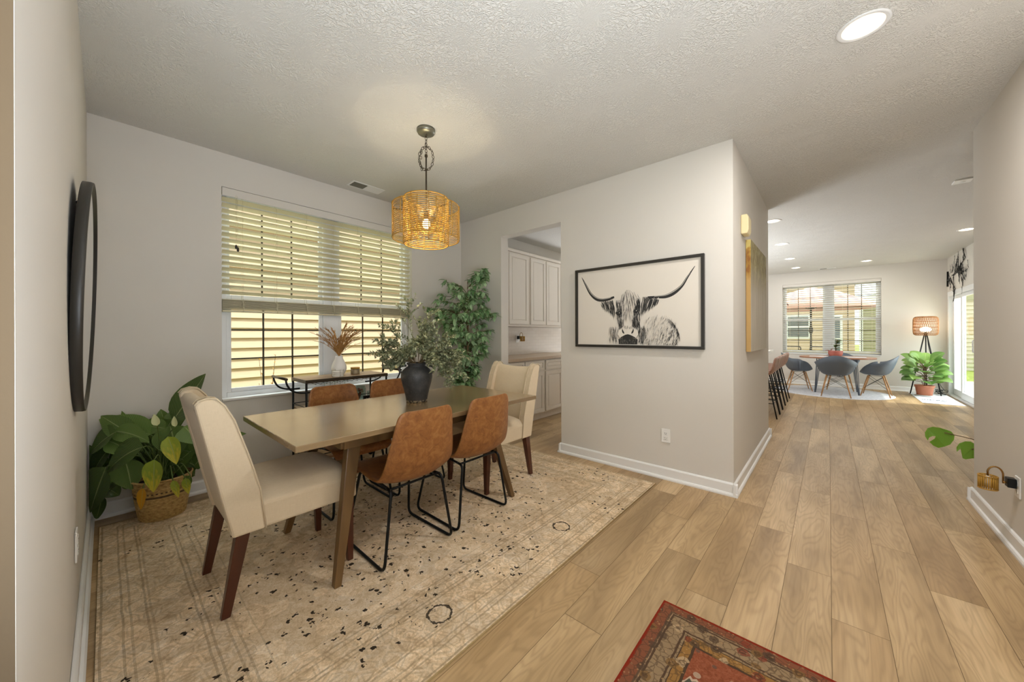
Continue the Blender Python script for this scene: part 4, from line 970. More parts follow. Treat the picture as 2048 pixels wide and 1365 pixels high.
# drawing space: (u,v) in a 1460 x 850 picture, origin lower left, taken with the frame squared up
def D(u, v): return (-iw+2*iw*u/1460, 0, -ih+2*ih*v/850)
layer = [0]
def poly(pts, mat):
    layer[0] += 1; y = -.0122-.000004*layer[0]
    try:
        f = b.bm.faces.new([b.bm.verts.new((D(u, v)[0], y, D(u, v)[2])) for u, v in pts]); f.material_index = mat
    except Exception: pass
def stroke(p, q, w0, mat, bend=0, taper=True):
    p, q = Vector(p), Vector(q); d = q-p; n_ = Vector((-d.y, d.x)); 
    if n_.length < 1e-6: return
    n_.normalize(); m_ = (p+q)/2+n_*bend
    poly([tuple(p-n_*w0*(.15 if taper else .5)), tuple(m_-n_*w0*.5), tuple(q), tuple(m_+n_*w0*.5), tuple(p+n_*w0*(.15 if taper else .5))], mat)
def ribbon(path, mat):  # path of (u,v,width)
    L_, R_l = [], []
    for i, (u, v, w_) in enumerate(path):
        a = path[max(i-1, 0)]; c_ = path[min(i+1, len(path)-1)]; d = Vector((c_[0]-a[0], c_[1]-a[1])); n_ = Vector((-d.y, d.x)).normalized()
        L_.append((u+n_.x*w_/2, v+n_.y*w_/2)); R_l.append((u-n_.x*w_/2, v-n_.y*w_/2))
    for i in range(len(path)-1): poly([L_[i], L_[i+1], R_l[i+1], R_l[i]], mat)
rg = random.Random(8); K, G_, LG = 1, 2, 3
# horns
hl = smooth_curve([(55, 790, 3), (110, 700, 14), (180, 590, 20), (260, 525, 24), (340, 505, 22), (430, 512, 20), (500, 530, 14)], 6)
hr = smooth_curve([(1400, 770, 3), (1330, 675, 12), (1270, 590, 18), (1190, 530, 26), (1110, 500, 24), (1020, 497, 18), (905, 500, 14)], 6)
for h_ in (hl, hr): ribbon([(p.x, p.y, p.z*1.6) for p in h_], K); ribbon([(p.x, p.y+p.z*.55, p.z*.35) for p in h_[4:-4]], LG)
# ears
for k in range(150):
    u = rg.uniform(320, 480); v0 = 495-(480-u)*.15+rg.uniform(-20, 10); ln = 60+(u-320)*.9*rg.uniform(.6, 1.1); stroke((u, v0), (u+rg.uniform(20, 50), v0-ln), rg.uniform(5, 13), K if rg.random() < .72 else (G_ if rg.random() < .5 else 0), rg.uniform(-6, 6))
for k in range(150):
    u = rg.uniform(850, 1035); v0 = 505-(u-850)*.12+rg.uniform(-20, 10); ln = 60+(1035-u)*.8*rg.uniform(.5, 1.1); stroke((u, v0), (u-rg.uniform(20, 60), v0-ln), rg.uniform(5, 13), K if rg.random() < .68 else (G_ if rg.random() < .5 else 0), rg.uniform(-6, 6))
# dark face sides
for k in range(130):
    s_ = rg.choice((-1, 1)); v0 = rg.uniform(200, 470); off = rg.uniform(70, 150)*(.75+.25*(v0-150)/320)
    u = 672+s_*off; stroke((u, v0+30), (u-s_*rg.uniform(0, 18), v0-rg.uniform(40, 90)), rg.uniform(6, 15), K if rg.random() < .6 else G_, rg.uniform(-5, 5))
# right dark cheek, eyes
for k in range(70): u = rg.uniform(735, 815); v0 = rg.uniform(230, 420); stroke((u, v0), (u-rg.uniform(-8, 16), v0-rg.uniform(40, 80)), rg.uniform(8, 16), K, rg.uniform(-4, 4))
for cu, cv in ((545, 352), (752, 372)):
    poly([(cu+26*math.cos(a), cv+20*math.sin(a)) for a in [2*math.pi*i/14 for i in range(14)]], K); poly([(cu+8+5*math.cos(a), cv+7+5*math.sin(a)) for a in [2*math.pi*i/8 for i in range(8)]], 0)
# light forelock over the brow, with dark gaps
for k in range(260):
    u = rg.gauss(672, 55); u = min(max(u, 560), 785); v0 = 600-abs(u-672)*.55+rg.uniform(-30, 10); v1 = v0-rg.uniform(150, 330)
    stroke((672+(u-672)*.7, v0), (u+(u-672)*.25+rg.uniform(-14, 14), max(v1, 190)), rg.uniform(7, 15), 0 if rg.random() < .68 else (LG if rg.random() < .6 else G_), rg.uniform(-14, 14))
for k in range(90):
    u = rg.gauss(672, 62); v0 = rg.uniform(330, 570); stroke((672+(u-672)*.8, v0), (u+rg.uniform(-8, 8), v0-rg.uniform(50, 130)), rg.uniform(2.5, 5), K if rg.random() < .55 else G_, rg.uniform(-8, 8))
for k in range(90):
    s_ = rg.choice((-1, 1)); v0 = rg.uniform(215, 470); off = rg.uniform(88, 150)*(.72+.28*(v0-150)/320); u = 672+s_*off
    stroke((u, v0+25), (u-s_*rg.uniform(0, 14), v0-rg.uniform(30, 70)), rg.uniform(6, 13), K if rg.random() < .75 else G_, rg.uniform(-5, 5))
for cu, cv in ((560, 345), (768, 362)):
    poly([(cu+30*math.cos(a), cv+24*math.sin(a)) for a in [2*math.pi*i/14 for i in range(14)]], K); poly([(cu+8+5*math.cos(a), cv+7+5*math.sin(a)) for a in [2*math.pi*i/8 for i in range(8)]], 0)
# muzzle
poly([(672+128*math.cos(a)*(1-.12*math.sin(a)), 122+88*math.sin(a)) for a in [2*math.pi*i/26 for i in range(26)]], 0)
poly([(560, 10), (785, 10), (790, 62), (755, 88), (700, 112), (672, 118), (640, 112), (590, 88), (556, 62)], K)
for s_ in (-1, 1):
    ribbon([(672+s_*66, 176, 5), (672+s_*66, 158, 16), (672+s_*56, 138, 20), (672+s_*44, 126, 8)], K); ribbon([(672+s_*100, 205, 3), (672+s_*122, 165, 5), (672+s_*128, 115, 7), (672+s_*100, 70, 9), (672+s_*60, 80, 5)], G_)
for k in range(60): u = rg.uniform(560, 785); stroke((u, rg.uniform(180, 215)), (u+rg.uniform(-14, 14), rg.uniform(160, 190)), 3, G_ if rg.random() < .6 else K)
for k in range(36): u = rg.uniform(575, 770); v0 = rg.uniform(14, 60); stroke((u, v0+14), (u+rg.uniform(-6, 6), v0-10), 4, G_)
# neck and shaggy body
for k in range(120):
    s_ = -1 if rg.random() < .4 else 1; u = 672+s_*rg.uniform(135, 235); v0 = rg.uniform(60, 215); stroke((u, v0), (u+rg.uniform(-16, 16), max(4, v0-rg.uniform(50, 110))), rg.uniform(4, 10), K if rg.random() < (.62 if s_ > 0 else .38) else (LG if rg.random() < .5 else G_), rg.uniform(-5, 5))
for k in range(560):
    u = 880+360*rg.random()**.8; top = 330-((u-1010)/240)**2*130 if u > 1010 else 330-((1010-u)/130)**2*60
    v0 = rg.uniform(20, max(40, top)); dk = (u-880)/360*(1-v0/380)
    dk = max(0, dk)**1.6; r_ = rg.random(); m_ = K if r_ < dk*.8 else (G_ if r_ < dk*.9+.06 else (LG if r_ < .42 else 0)); stroke((u, v0), (u-rg.uniform(5, 30), max(3, v0-rg.uniform(25, 75))), rg.uniform(3, 8), m_, rg.uniform(-5, 5))
for k in range(80): a = rg.uniform(.35, 1); u = 1010+240*math.sin(a*1.5); v0 = 60+250*math.cos(a*1.5); stroke((u, v0), (u+rg.uniform(-14, 8), v0-rg.uniform(20, 60)), 4, K if a > .5 else G_)
bm_ = b.bm; b.build('print', ['print_paper', 'ink_black', 'ink_grey', 'ink_light'], root)
b = MB(); b.box(-iw-.001, iw+.001, -.0175, -.0165, -ih-.001, ih+.001)
# ================================================================== CANVAS, CHIME, OUTLETS, SWITCH
root = thing('canvas_painting', 'tall abstract yellow-green and beige canvas on the hallway wall', 'picture', (HX+.001, 3.73, 1.085))
b = MB(); b.box(.002, .038, 0, 1.02, 0, .985, .002); o = b.build('canvas_side', 'canvas_edge', root)
b = MB(); b.box(.038, .0395, .001, 1.019, .001, .984); b.build('canvas_face', 'canvas_paint', root)
root = thing('door_chime', 'cream door chime box high on the hallway wall above the canvas', 'chime', (HX+.001, 3.50, 2.075))
b = MB(); b.prism([(0, 0), (.045, .0), (.055, .03), (.055, .13), (.045, .16), (0, .16)], .14, T=Matrix(((1, 0, 0, 0), (0, 0, 1, 0), (0, 1, 0, 0), (0, 0, 0, 1)))); b.build('cover', 'chime_cream', root, bevel=.008)
def outlet(loc, rz, label, name='wall_outlet', cat='outlet', sw=False):   # local: plate in XZ, faces -Y
    root = thing(name, label, cat, loc, rz)
    b = MB(); b.box(-.036, .036, -.006, 0, -.058, .058, .002); b.build('cover_plate', 'plastic_white', root)
    if sw:
        b = MB(); b.box(-.017, .017, -.011, -.005, -.033, .033, .002); b.build('rocker_switch', 'plastic_white', root)
    else:
        for z in (-.021, .021):
            b = MB(); b.box(-.017, .017, -.0085, -.005, z-.015, z+.015, .002); s_ = b.build('socket', 'plastic_white', root)
            b = MB(); b.box(-.0075, -.0055, -.0090, -.0083, z-.004, z+.007); b.box(.0055, .0075, -.0090, -.0083, z-.004, z+.006); b.box(-.002, .002, -.0090, -.0083, z-.011, z-.007); b.build('slots', 'patio_dark', s_)
outlet((-1.049, CY-.001, .371), 0, 'white wall outlet below the cow print')
outlet((-2.20, LY+.001, .43), R(180), 'white wall outlet low on the left wall, seen edge-on')
outlet((RX-.001, 3.405, .375), R(-90), 'white wall outlet low on the right wall behind the rattan night light')
outlet((HX+.001, 4.98, 1.175), R(90), 'white light switch past the canvas on the hallway wall', 'light_switch', 'switch', True)
outlet((LX+.0135, 4.33, 1.17), R(90), 'white outlet in the pantry backsplash behind the brass night light')
def night_light(loc, ang, label):   # plug faces local -x ... arm reaches +x
    root = thing('night_light', label, 'lamp', loc, ang)
    b = MB(); b.box(.0, .032, -.024, .024, -.026, .026, .003); b.build('plug', 'black_metal', root)
    b = MB(); b.tube([(.028, 0, -.004), (.045, 0, -.004)], .006, 8); b.tube([(.042, 0, -.012)]+[(.042+.028*(1-math.cos(a)), 0, .035+.042*math.sin(a)) for a in [math.pi*i/12 for i in range(12)]]+[(.096, 0, .020)], .0042, 8); b.build('arm', 'brass', root)
    b = MB()
    for k in range(26):
        a = 2*math.pi*k/26; b.tube([(.096+.035*math.cos(a), .035*math.sin(a), -.055), (.096+.035*math.cos(a), .035*math.sin(a), .018)], .0030, 5)
    for z in (-.055, .018): b.tube([(.096+.036*math.cos(a), .036*math.sin(a), z) for a in [2*math.pi*j/24 for j in range(24)]], .0035, 5, closed=True)
    b.tube([(.061, 0, .018), (.131, 0, .018)], .003, 5)
    b.build('rattan_shade', 'rattan', root)
    b = MB(); b.lathe([(0, -.045), (.010, -.042), (.013, -.03), (.010, -.01), (.008, .02)], 12, (.096, 0, 0)); b.build('bulb', 'plate_white', root)
night_light((RX-.012, 3.405, .395), R(180), 'rattan night light on a brass arm plugged low into the right wall')
night_light((LX+.026, 4.33, 1.19), 0, 'small brass and rattan night light plugged into the pantry backsplash')
# ================================================================== PANTRY CABINETS
def cab_door(name, parent, x, y0, y1, z0, z1, mat='cabinet_paint'):
    b = MB(); r_ = .055 if (z1-z0) > .3 else .035
    b.box(x, x+.019, y0, y1, z0, z0+r_); b.box(x, x+.019, y0, y1, z1-r_, z1); b.box(x, x+.019, y0, y0+r_, z0+r_, z1-r_); b.box(x, x+.019, y1-r_, y1, z0+r_, z1-r_)
    b.box(x, x+.010, y0+r_, y1-r_, z0+r_, z1-r_); g_ = .012
    b.box(x, x+.016, y0+r_+g_, y1-r_-g_, z0+r_+g_, z1-r_-g_, .004)
    return b.build(name, mat, parent, bevel=.0025)
def upper(y0, y1, doors, label):
    root = thing('upper_cabinet', label, 'cabinet', (LX+.001, y0, 1.37), 0, 'pantry wall cabinets'); D_ = .31; W_ = y1-y0
    b = MB(); b.box(0, D_, 0, W_, 0, 1.06); b.box(0, D_+.022, 0, W_, 1.06, 1.10); b.box(0, D_+.01, 0, W_, -.012, 0); b.build('body', 'cabinet_paint', root, bevel=.002)
    for a, c_ in doors: cab_door('door', root, D_+.001, a-y0, c_-y0, .02, 1.04)
upper(3.315, 4.245, ((3.335, 3.775), (3.79, 4.225)), 'cream pantry wall cabinet nearest the doorway, left of the others')
upper(4.247, 5.105, ((4.285, 4.665), (4.685, 5.075)), 'cream pantry wall cabinet with two narrow doors in the middle of the doorway view')
upper(5.107, 5.98, ((5.145, 5.53), (5.55, 5.94)), 'cream pantry wall cabinet farthest along, only its edge visible')
def base(y0, y1, cells, label):
    root = thing('base_cabinet', label, 'cabinet', (LX+.001, y0, .0005), 0, 'pantry base cabinets'); D_ = .60; W_ = y1-y0
    b = MB(); b.box(0, D_, 0, W_, .10, .878); b.box(0, D_-.06, 0, W_, 0, .10); b.build('body', 'cabinet_paint', root, bevel=.002)
    for a, c_ in cells: cab_door('door', root, D_+.001, a-y0, c_-y0, .12, .70); cab_door('drawer', root, D_+.001, a-y0, c_-y0, .725, .862)
base(3.315, 4.245, ((3.335, 3.775), (3.79, 4.225)), 'cream pantry base cabinet beside the end chair, drawers over doors')
base(4.247, 5.18, ((4.267, 4.70), (4.72, 5.16)), 'cream pantry base cabinet right of the seam, nearer the doorway edge')
b = MB(); b.box(0, .635, 0, 1.87, 0, .04, .004); o = b.build('countertop', 'counter_beige', loc=(LX+.001, 3.315, .8795)); tag(o, 'beige stone countertop along the pantry base cabinets', 'countertop')
b = MB(); b.box(LX+.0005, LX+.012, 3.315, 5.9, .921, 1.355); struct(b.build('trim_1', 'backsplash'))
# ================================================================== BAR CART
CX, CYc = -3.4175, 1.465
root = thing('bar_cart', 'black metal bar cart with a wood top and curved end handles under the window', 'cart', (CX, CYc, .0005))
hx, hy = .1675, .365
b = MB(); b.box(-hx+.004, hx-.004, -hy+.004, hy-.004, .846, .866); b.build('wood_top', 'cart_wood', root, bevel=.002)
b = MB()
for z0, z1 in ((.838, .868),):
    b.box(-hx-.004, -hx+.004, -hy-.004, hy+.004, z0, z1-.002); b.box(hx-.004, hx+.004, -hy-.004, hy+.004, z0, z1-.002); b.box(-hx, hx, -hy-.004, -hy+.004, z0, z1-.002); b.box(-hx, hx, hy-.004, hy+.004, z0, z1-.002)
b.build('top_frame', 'bronze', root)
for sx_ in (-1, 1):
    for sy_ in (-1, 1):
        b = MB(); b.tube([(sx_*(hx-.008), sy_*(hy-.006), .04), (sx_*(hx-.008), sy_*(hy-.006), .84)], .009, 8); l_ = b.build('leg', 'black_metal', root)
        b = MB(); b.tube([(sx_*(hx-.008)-.010, sy_*(hy-.006), .0268), (sx_*(hx-.008)+.010, sy_*(hy-.006), .0268)], .0262, 16); b.build('caster', 'black_metal', l_)
for z, nm in ((.585, 'middle_shelf'), (.17, 'lower_shelf')):
    b = MB(); b.box(-hx+.01, hx-.01, -hy+.01, hy-.01, z, z+.018); b.build(nm, 'cart_wood', root)
    b = MB()
    for zz in (z+.05,): b.tube(rnd_path([(-hx+.006, -hy+.004, zz), (hx-.006, -hy+.004, zz), (hx-.006, hy-.004, zz), (-hx+.006, hy-.004, zz)], .01, closed=True), .004, 6, closed=True)
    b.build('shelf_rail', 'black_metal', root)
for s_ in (-1, 1):
    b = MB()
    for sx_ in (-1, 1):
        x = sx_*(hx-.008); b.tube(smooth_curve([(x, s_*(hy+.145), .885), (x, s_*(hy+.135), .84), (x, s_*(hy+.10), .79), (x, s_*(hy+.03), .765), (x, s_*(hy-.06), .762)] if True else [], 5), .0075, 8)
    b.build('handle_bracket', 'black_metal', root)
    b = MB(); b.tube([(-hx-.01, s_*(hy+.145), .888), (hx+.01, s_*(hy+.145), .888)], .011, 10); b.build('handle_bar', 'bronze', root)
b = MB()
for y in (-.26, -.17, -.08, .01, .10, .19, .28):
    for dy in (-.016, .016): b.tube(rnd_path([(-.14, y+dy, .838), (-.14, y+dy, .822), (.15, y+dy, .822), (.15, y+dy*1.8, .824)], .01), .0022, 5)
b.build('stemware_rack', 'black_metal', root)
def wine_glass(x, y, label):
    root = thing('wine_glass', label, 'glass', (x, y, .8175), 0, 'wine glasses hanging under the bar cart top'); b = MB()
    b.lathe([(.028, .0025), (.030, 0), (.004, -.006), (.0035, -.06), (.010, -.068), (.030, -.09), (.035, -.12), (.030, -.15), (.029, -.15), (.034, -.12), (.028, -.09), (.006, -.072)], 18); b.build('bowl', 'clear_glass', root); return root
g0 = wine_glass(-3.38, 1.295, 'clear wine glass hanging upside down under the bar cart top')
g0['label'] = 'clear wine glass hanging upside down beneath the wood top of the bar cart'
for x, y in ((-3.38, 1.385), (-3.38, 1.475), (-3.48, 1.385), (-3.48, 1.475)):
    c = copy_tree(g0); c.location = (x, y, .8175)
root = thing('white_vase', 'white bulb-shaped ceramic vase on the bar cart', 'vase', (-3.455, 1.455, .8668))
b = MB(); b.lathe([(0, 0), (.035, 0), (.052, .02), (.066, .055), (.064, .085), (.048, .125), (.034, .155), (.031, .18), (.028, .18), (.030, .15), (.05, .09), (0, .01)], 32); b.build('body', 'ceramic_white', root)
root = thing('dried_grass', 'bunch of golden-brown dried pampas grass in the white vase', 'dried flowers', (-3.455, 1.455, .8668))
rg = random.Random(2); bs, bl = MB(), MB()
for k in range(46):
    a = rg.uniform(0, 6.28); sp = rg.uniform(.1, .62); d = V(math.cos(a)*sp*.7, math.sin(a)*sp, 1); L = rg.uniform(.34, .47)/d.length
    pts = smooth_curve([V(0, 0, .08), V(0, 0, .17)+d*.02, d*L*.75+V(0, 0, .05), d*L+V(math.cos(a)*.03, math.sin(a)*.05, .0)], 4)
    bs.tube(pts, .0016, 4)
    for i in range(42):
        q = .38+.62*i/42; f = q*(len(pts)-1); j = min(int(f), len(pts)-2); p = pts[j].lerp(pts[j+1], f-j); tg = (pts[j+1]-pts[j]).normalized()
        bl.leaf(p, tg+V(rg.uniform(-.55, .55), rg.uniform(-.55, .55), rg.uniform(-.1, .3)), rg.uniform(.025, .05), .006, .2, nl=2, nw=2)
bs.build('stem', 'pampas', root); bl.build('plume', 'pampas', root)
root = thing('coaster_stack', 'stack of pale round coasters in a wire holder on the bar cart', 'coasters', (-3.335, 1.393, .8668))
for k in range(5):
    b = MB(); b.lathe([(0, .001), (.046, .001), (.048, .004), (.046, .0085), (0, .0085)], 24, (0, 0, .010*k)); b.build('coaster', 'plate_white', root)
b = MB()
for a in (0, 1.57, 3.14, 4.71): b.tube(rnd_path([(0, 0, .0), (.051*math.cos(a), .051*math.sin(a), .0), (.051*math.cos(a), .051*math.sin(a), .062)], .01), .0016, 5)
b.build('holder', 'nickel', root)
root = thing('candle_tin', 'small round tin candle on the bar cart right of the white vase', 'candle', (-3.42, 1.592, .8668))
b = MB(); b.lathe([(0, 0), (.039, 0), (.040, .003), (.040, .05), (.038, .05), (.037, .045), (0, .045)], 28); b.build('jar', 'tin', root); b = MB(); b.lathe([(0, .064), (.040, .064), (.041, .06), (.041, .051), (0, .051)], 28); b.build('lid', 'rattan', root)
root = thing('serving_tray', 'white tray on the shelf of the bar cart', 'tray', (-3.40, 1.65, .604))
b = MB(); b.box(-.10, .10, -.13, .13, 0, .008); b.box(-.10, -.092, -.13, .13, .008, .03); b.box(.092, .10, -.13, .13, .008, .03); b.box(-.092, .092, -.13, -.122, .008, .03); b.box(-.092, .092, .122, .13, .008, .03); b.build('tray_body', 'plate_white', root)
root = thing('glass_jar', 'clear glass jar of corks on the bar cart tray, between the two window-side chairs', 'jar', (-3.40, 1.635, .6125))
b = MB(); b.lathe([(0, 0), (.045, 0), (.048, .01), (.048, .11), (.040, .13), (.040, .14), (.038, .14), (.038, .13), (.046, .11), (.045, .006), (0, .006)], 24); b.build('jar_body', 'clear_glass', root)
rg = random.Random(6)
for i in range(16):
    a = rg.uniform(0, 6.28); r_ = rg.uniform(.006, .026); z = .018+.006*i; b = MB(); p = V(math.cos(a)*r_, math.sin(a)*r_, z); d = V(rg.uniform(-1, 1), rg.uniform(-1, 1), rg.uniform(-.3, .3)).normalized()*.014; b.tube([p-d, p+d], .0085, 8)
    b.build('cork', rg.choice(['cork_dark', 'bark', 'tin']), root)
root = thing('tumbler', 'short clear tumbler beside the cork jar on the bar cart', 'glass', (-3.385, 1.725, .6125))
b = MB(); b.lathe([(0, 0), (.028, 0), (.033, .08), (.031, .08), (.027, .008), (0, .008)], 20); b.build('tumbler_body', 'clear_glass', root)
# black lettered box under the tray level
root = thing('cocktail_book', 'black book with white lettering on its spine at the front of the bar cart shelf', 'book', (-3.272, 1.69, .604))
b = MB(); b.box(-.018, .0, -.085, .085, 0, .065, .002); b.build('book_cover', 'black_metal', root)
def text(s_, name, mat, parent, T, size, ext=.0006):
    cu = bpy.data.curves.new(name, 'FONT'); cu.body = s_; cu.size = size; cu.extrude = ext; cu.align_x = 'CENTER'; cu.align_y = 'CENTER'
    tmp = bpy.data.objects.new('t', cu); col.objects.link(tmp); dg = bpy.context.evaluated_depsgraph_get(); me = bpy.data.meshes.new_from_object(tmp.evaluated_get(dg)); bpy.data.objects.remove(tmp)
    me.name = name; me.materials.clear(); me.materials.append(M[mat]); o = bpy.data.objects.new(name, me); col.objects.link(o); o.parent = parent; o.matrix_local = T; return o
text('MEATS', 'lettering', 'trim_white', root, Matrix(((0, 0, 1, .0012), (1, 0, 0, 0), (0, 1, 0, .026), (0, 0, 0, 1))), .042)
# ================================================================== KITCHEN ISLAND AND STOOLS
root = thing('kitchen_island', 'white kitchen island with a white quartz top behind the bar stools', 'island', (-1.35, 7.55, .0005))
b = MB(); b.box(-.45, .30, -1.25, 1.25, 0, .875); b.build('body', 'cabinet_paint', root, bevel=.003)
b = MB(); b.box(-.50, .52, -1.3, 1.3, .875, .915); b.build('quartz_top', 'white_quartz', root, bevel=.004)
def stool(label, y):
    root = thing('bar_stool', label, 'stool', (-.80, y, .0008), 0, 'bar stools along the kitchen island'); P = []
    pr = smooth_curve([(-.20, .60, .17), (-.205, .625, .19), (-.10, .63, .205), (.04, .625, .21), (.14, .635, .21), (.195, .69, .205), (.222, .76, .195), (.235, .83, .18), (.238, .865, .155), (.238, .88, .11)], 3)
    for k, p in enumerate(pr):
        P.append([(p.x-(.035*abs(u)**2.5 if p.y > .66 else 0), u*p.z, p.y+(.03*abs(u)**2.5 if p.y < .68 else 0)) for u in [-1+2*j/12 for j in range(13)]])
    b = MB(); b.grid(P); b.build('seat_shell', 'stool_leather', root, smooth=True, solid=.022, sub=1)
    for sx_ in (-1, 1):
        for sy_ in (-1, 1):
            b = MB(); b.tube([(sx_*.12, sy_*.12, .615), (sx_*.24, sy_*.205, .006)], .009, 8); b.build('leg', 'black_metal', root)
    b = MB()
    for z, k in ((.22, .80), (.36, .6)):
        f = (.615-z)/.61; x, y_ = .12+.12*f, .12+.085*f
        pts = [(x, y_, z), (-x, y_, z), (-x, -y_, z), (x, -y_, z)]; b.tube(pts, .006, 6, closed=True)
    b.build('foot_rest', 'black_metal', root); return root
s0 = stool('brown leather bar stool nearest the camera, half hidden by the hallway wall', 6.59)
for y, lab in ((7.04, 'brown leather bar stool, second from the hallway wall corner'), (7.50, 'brown leather bar stool in the middle of the row of five'), (7.95, 'brown leather bar stool, second from the breakfast table'), (8.39, 'brown leather bar stool nearest the breakfast table')):
    c = copy_tree(s0); c.location.y = y; c['label'] = lab
# ================================================================== BREAKFAST SET
BX, BY = .115, 10.08
root = thing('breakfast_table', 'oval walnut breakfast table on dark hairpin legs', 'table', (BX, BY, .0095))
b = MB(); n = 48; pts = [(.60*math.copysign(abs(math.cos(a))**.8, math.cos(a)), .47*math.copysign(abs(math.sin(a))**.8, math.sin(a))) for a in [2*math.pi*i/n for i in range(n)]]
b.prism(pts, .026, T=Matrix.Translation((0, 0, .718))); b.build('tabletop', 'walnut_top', root, bevel=.006)
for sx_ in (-1, 1):
    for sy_ in (-1, 1):
        b = MB(); cx_, cy_ = sx_*.30, sy_*.25
        for k in (-1, 0, 1): b.tube([(cx_-sx_*.03+k*.035, cy_-sy_*.03-k*.0, .718), (cx_+sx_*.03+k*.008, cy_+sy_*.03, .006)], .006, 6)
        b.build('hairpin_leg', 'shell_grey', root)
def daw(label, loc, rz, first=None):
    if first: root = copy_tree(first); root.location = loc; root.rotation_euler.z = R(rz); root['label'] = label; return root
    root = thing('shell_armchair', label, 'chair', loc, R(rz), 'moulded shell armchairs around the breakfast table')
    nt, nr = 40, 9; P = []
    for i in range(nt+1):
        a = 2*math.pi*i/nt; ca, sa = math.cos(a), math.sin(a)      # a=0 -> +x side, 90 -> front(+y)
        back = max(0, -sa); front = max(0, sa); side = abs(ca)
        zr = .655-.20*front**2.2 + .15*back**2.0; rx = .305; ry = .235 if sa > 0 else .255
        if back > .2: ry += .02*back
        row = []
        for k in range(nr):
            q = k/(nr-1); h_ = q**.72; lift = q**(3.2-1.2*front); row.append((rx*ca*h_*(1+.05*(q > .95)), ry*sa*h_+(-.035*lift if sa < 0 else 0), .425+(zr-.425)*lift-.02*math.sin(q*math.pi)))
        P.append(row)
    b = MB(); b.grid(P); bmesh.ops.remove_doubles(b.bm, verts=b.bm.verts, dist=.0005); b.build('shell', 'shell_grey', root, smooth=True, solid=.008)
    for sx_ in (-1, 1):
        for sy_ in (-1, 1):
            b = MB(); b.tube([(sx_*.13, sy_*.10, .405), (sx_*.215, sy_*.205, .0)], [.014, .009], 8); b.build('leg', 'beech', root)
    b = MB()
    for sx_ in (-1, 1): b.tube([(sx_*.14, .11, .38), (sx_*.19, -.17, .15)], .0035, 5); b.tube([(sx_*.14, -.11, .38), (sx_*.19, .17, .15)], .0035, 5)
    for sy_ in (-1, 1): b.tube([(.14, sy_*.11, .38), (-.18, sy_*.165, .16)], .0035, 5); b.tube([(-.14, sy_*.11, .38), (.18, sy_*.165, .16)], .0035, 5)
    b.tube([(-.13, -.10, .40), (.13, -.10, .40), (.13, .10, .40), (-.13, .10, .40)], .006, 6, closed=True); b.build('wire_brace', 'black_metal', root); return root
d0 = daw('dark grey shell armchair with its back to the camera at the breakfast table', (.10, 9.52, .0095), 0)
daw('dark grey shell armchair on the patio door side of the breakfast table', (.70, 10.05, .0095), 82, d0)
daw('dark grey shell armchair on the kitchen side of the breakfast table', (-.50, 10.12, .0095), -80, d0)
daw('dark grey shell armchair on the window side, hidden behind the breakfast table', (.18, 10.66, .0095), 180, d0)
for x, y, lab in ((-.15, 9.95, 'pale placemat on the left part of the breakfast table'), (.40, 9.95, 'pale placemat on the right part of the breakfast table')):
    b = MB(); b.box(-.16, .16, -.11, .11, 0, .006, .002); o = b.build('placemat', 'mat_weave', loc=(x, y, .7545)); tag(o, lab, 'placemat', 'placemats on the breakfast table')
root = thing('flower_pot', 'dusty pink pot on the breakfast table', 'pot', (.105, 10.15, .7545))
b = MB(); b.lathe([(0, 0), (.085, 0), (.10, .02), (.118, .06), (.115, .10), (.122, .12), (.112, .12), (.10, .09), (0, .09)], 28); b.build('pot_body', 'pink_pot', root)
b = MB(); b.lathe([(0, .004), (.11, .004), (.115, .012)], 24, (0, 0, -.003)); b.build('saucer', 'pink_pot', root)
root = thing('rubber_plant', 'small dark-leaved rubber plant with a pinkish side shoot in the dusty pink pot', 'plant', (.105, 10.15, .845)); rg = random.Random(3); bs, bl, bp = MB(), MB(), MB()
bs.tube([(0, 0, 0), (.01, 0, .14), (.03, 0, .27)], .006, 6)
for k in range(30):
    z = rg.uniform(.05, .27); a = rg.uniform(0, 6.28); bl.leaf((.03*z/.27, 0, z), (math.cos(a), math.sin(a), rg.uniform(.1, .8)), rg.uniform(.10, .15)*(1.25-z*1.6), .055, .5, nl=5, nw=3)
for k in range(9):
    a = rg.uniform(0, 6.28); bp.leaf((-.08, -.02, .03), (math.cos(a)-.7, math.sin(a)*.6, rg.uniform(.1, .8)), rg.uniform(.07, .11), .04, .5, nl=4, nw=3)
bs.build('stem', 'bark', root); bl.build('foliage', 'rubber_leaf', root); plabel(bp.build('side_shoot', 'pink_leaf', root), 'pinkish leaves')
# ================================================================== FLOOR LAMP
root = thing('floor_lamp', 'tripod floor lamp with a woven rattan lantern shade in the far corner', 'lamp', (1.47, 10.98, .0005))
b = MB(); prof = [(.10, 1.195), (.145, 1.20), (.168, 1.23), (.174, 1.30), (.174, 1.47), (.168, 1.54), (.145, 1.57), (.10, 1.578)]
pc = smooth_curve([(r_, z, 0) for r_, z in prof], 3)
for k in range(44):
    a = 2*math.pi*k/44
    for s_ in (1, -1): b.tube([(math.cos(a+s_*(p.y-1.2)*1.1)*p.x, math.sin(a+s_*(p.y-1.2)*1.1)*p.x, p.y) for p in pc[::2]], .0028, 4)
for p in pc[::2]: b.tube([(math.cos(a)*p.x, math.sin(a)*p.x, p.y) for a in [2*math.pi*j/32 for j in range(32)]], .003, 4, closed=True)
b.build('woven_shade', 'rattan_brown' if 'rattan_brown' in M else 'rattan', root)
for a in (R(200), R(320), R(80)):
    b = MB(); b.tube([(math.cos(a)*.02, math.sin(a)*.02, 1.21), (math.cos(a)*.235, math.sin(a)*.235, .006)], .010, 8); b.build('leg', 'black_metal', root)
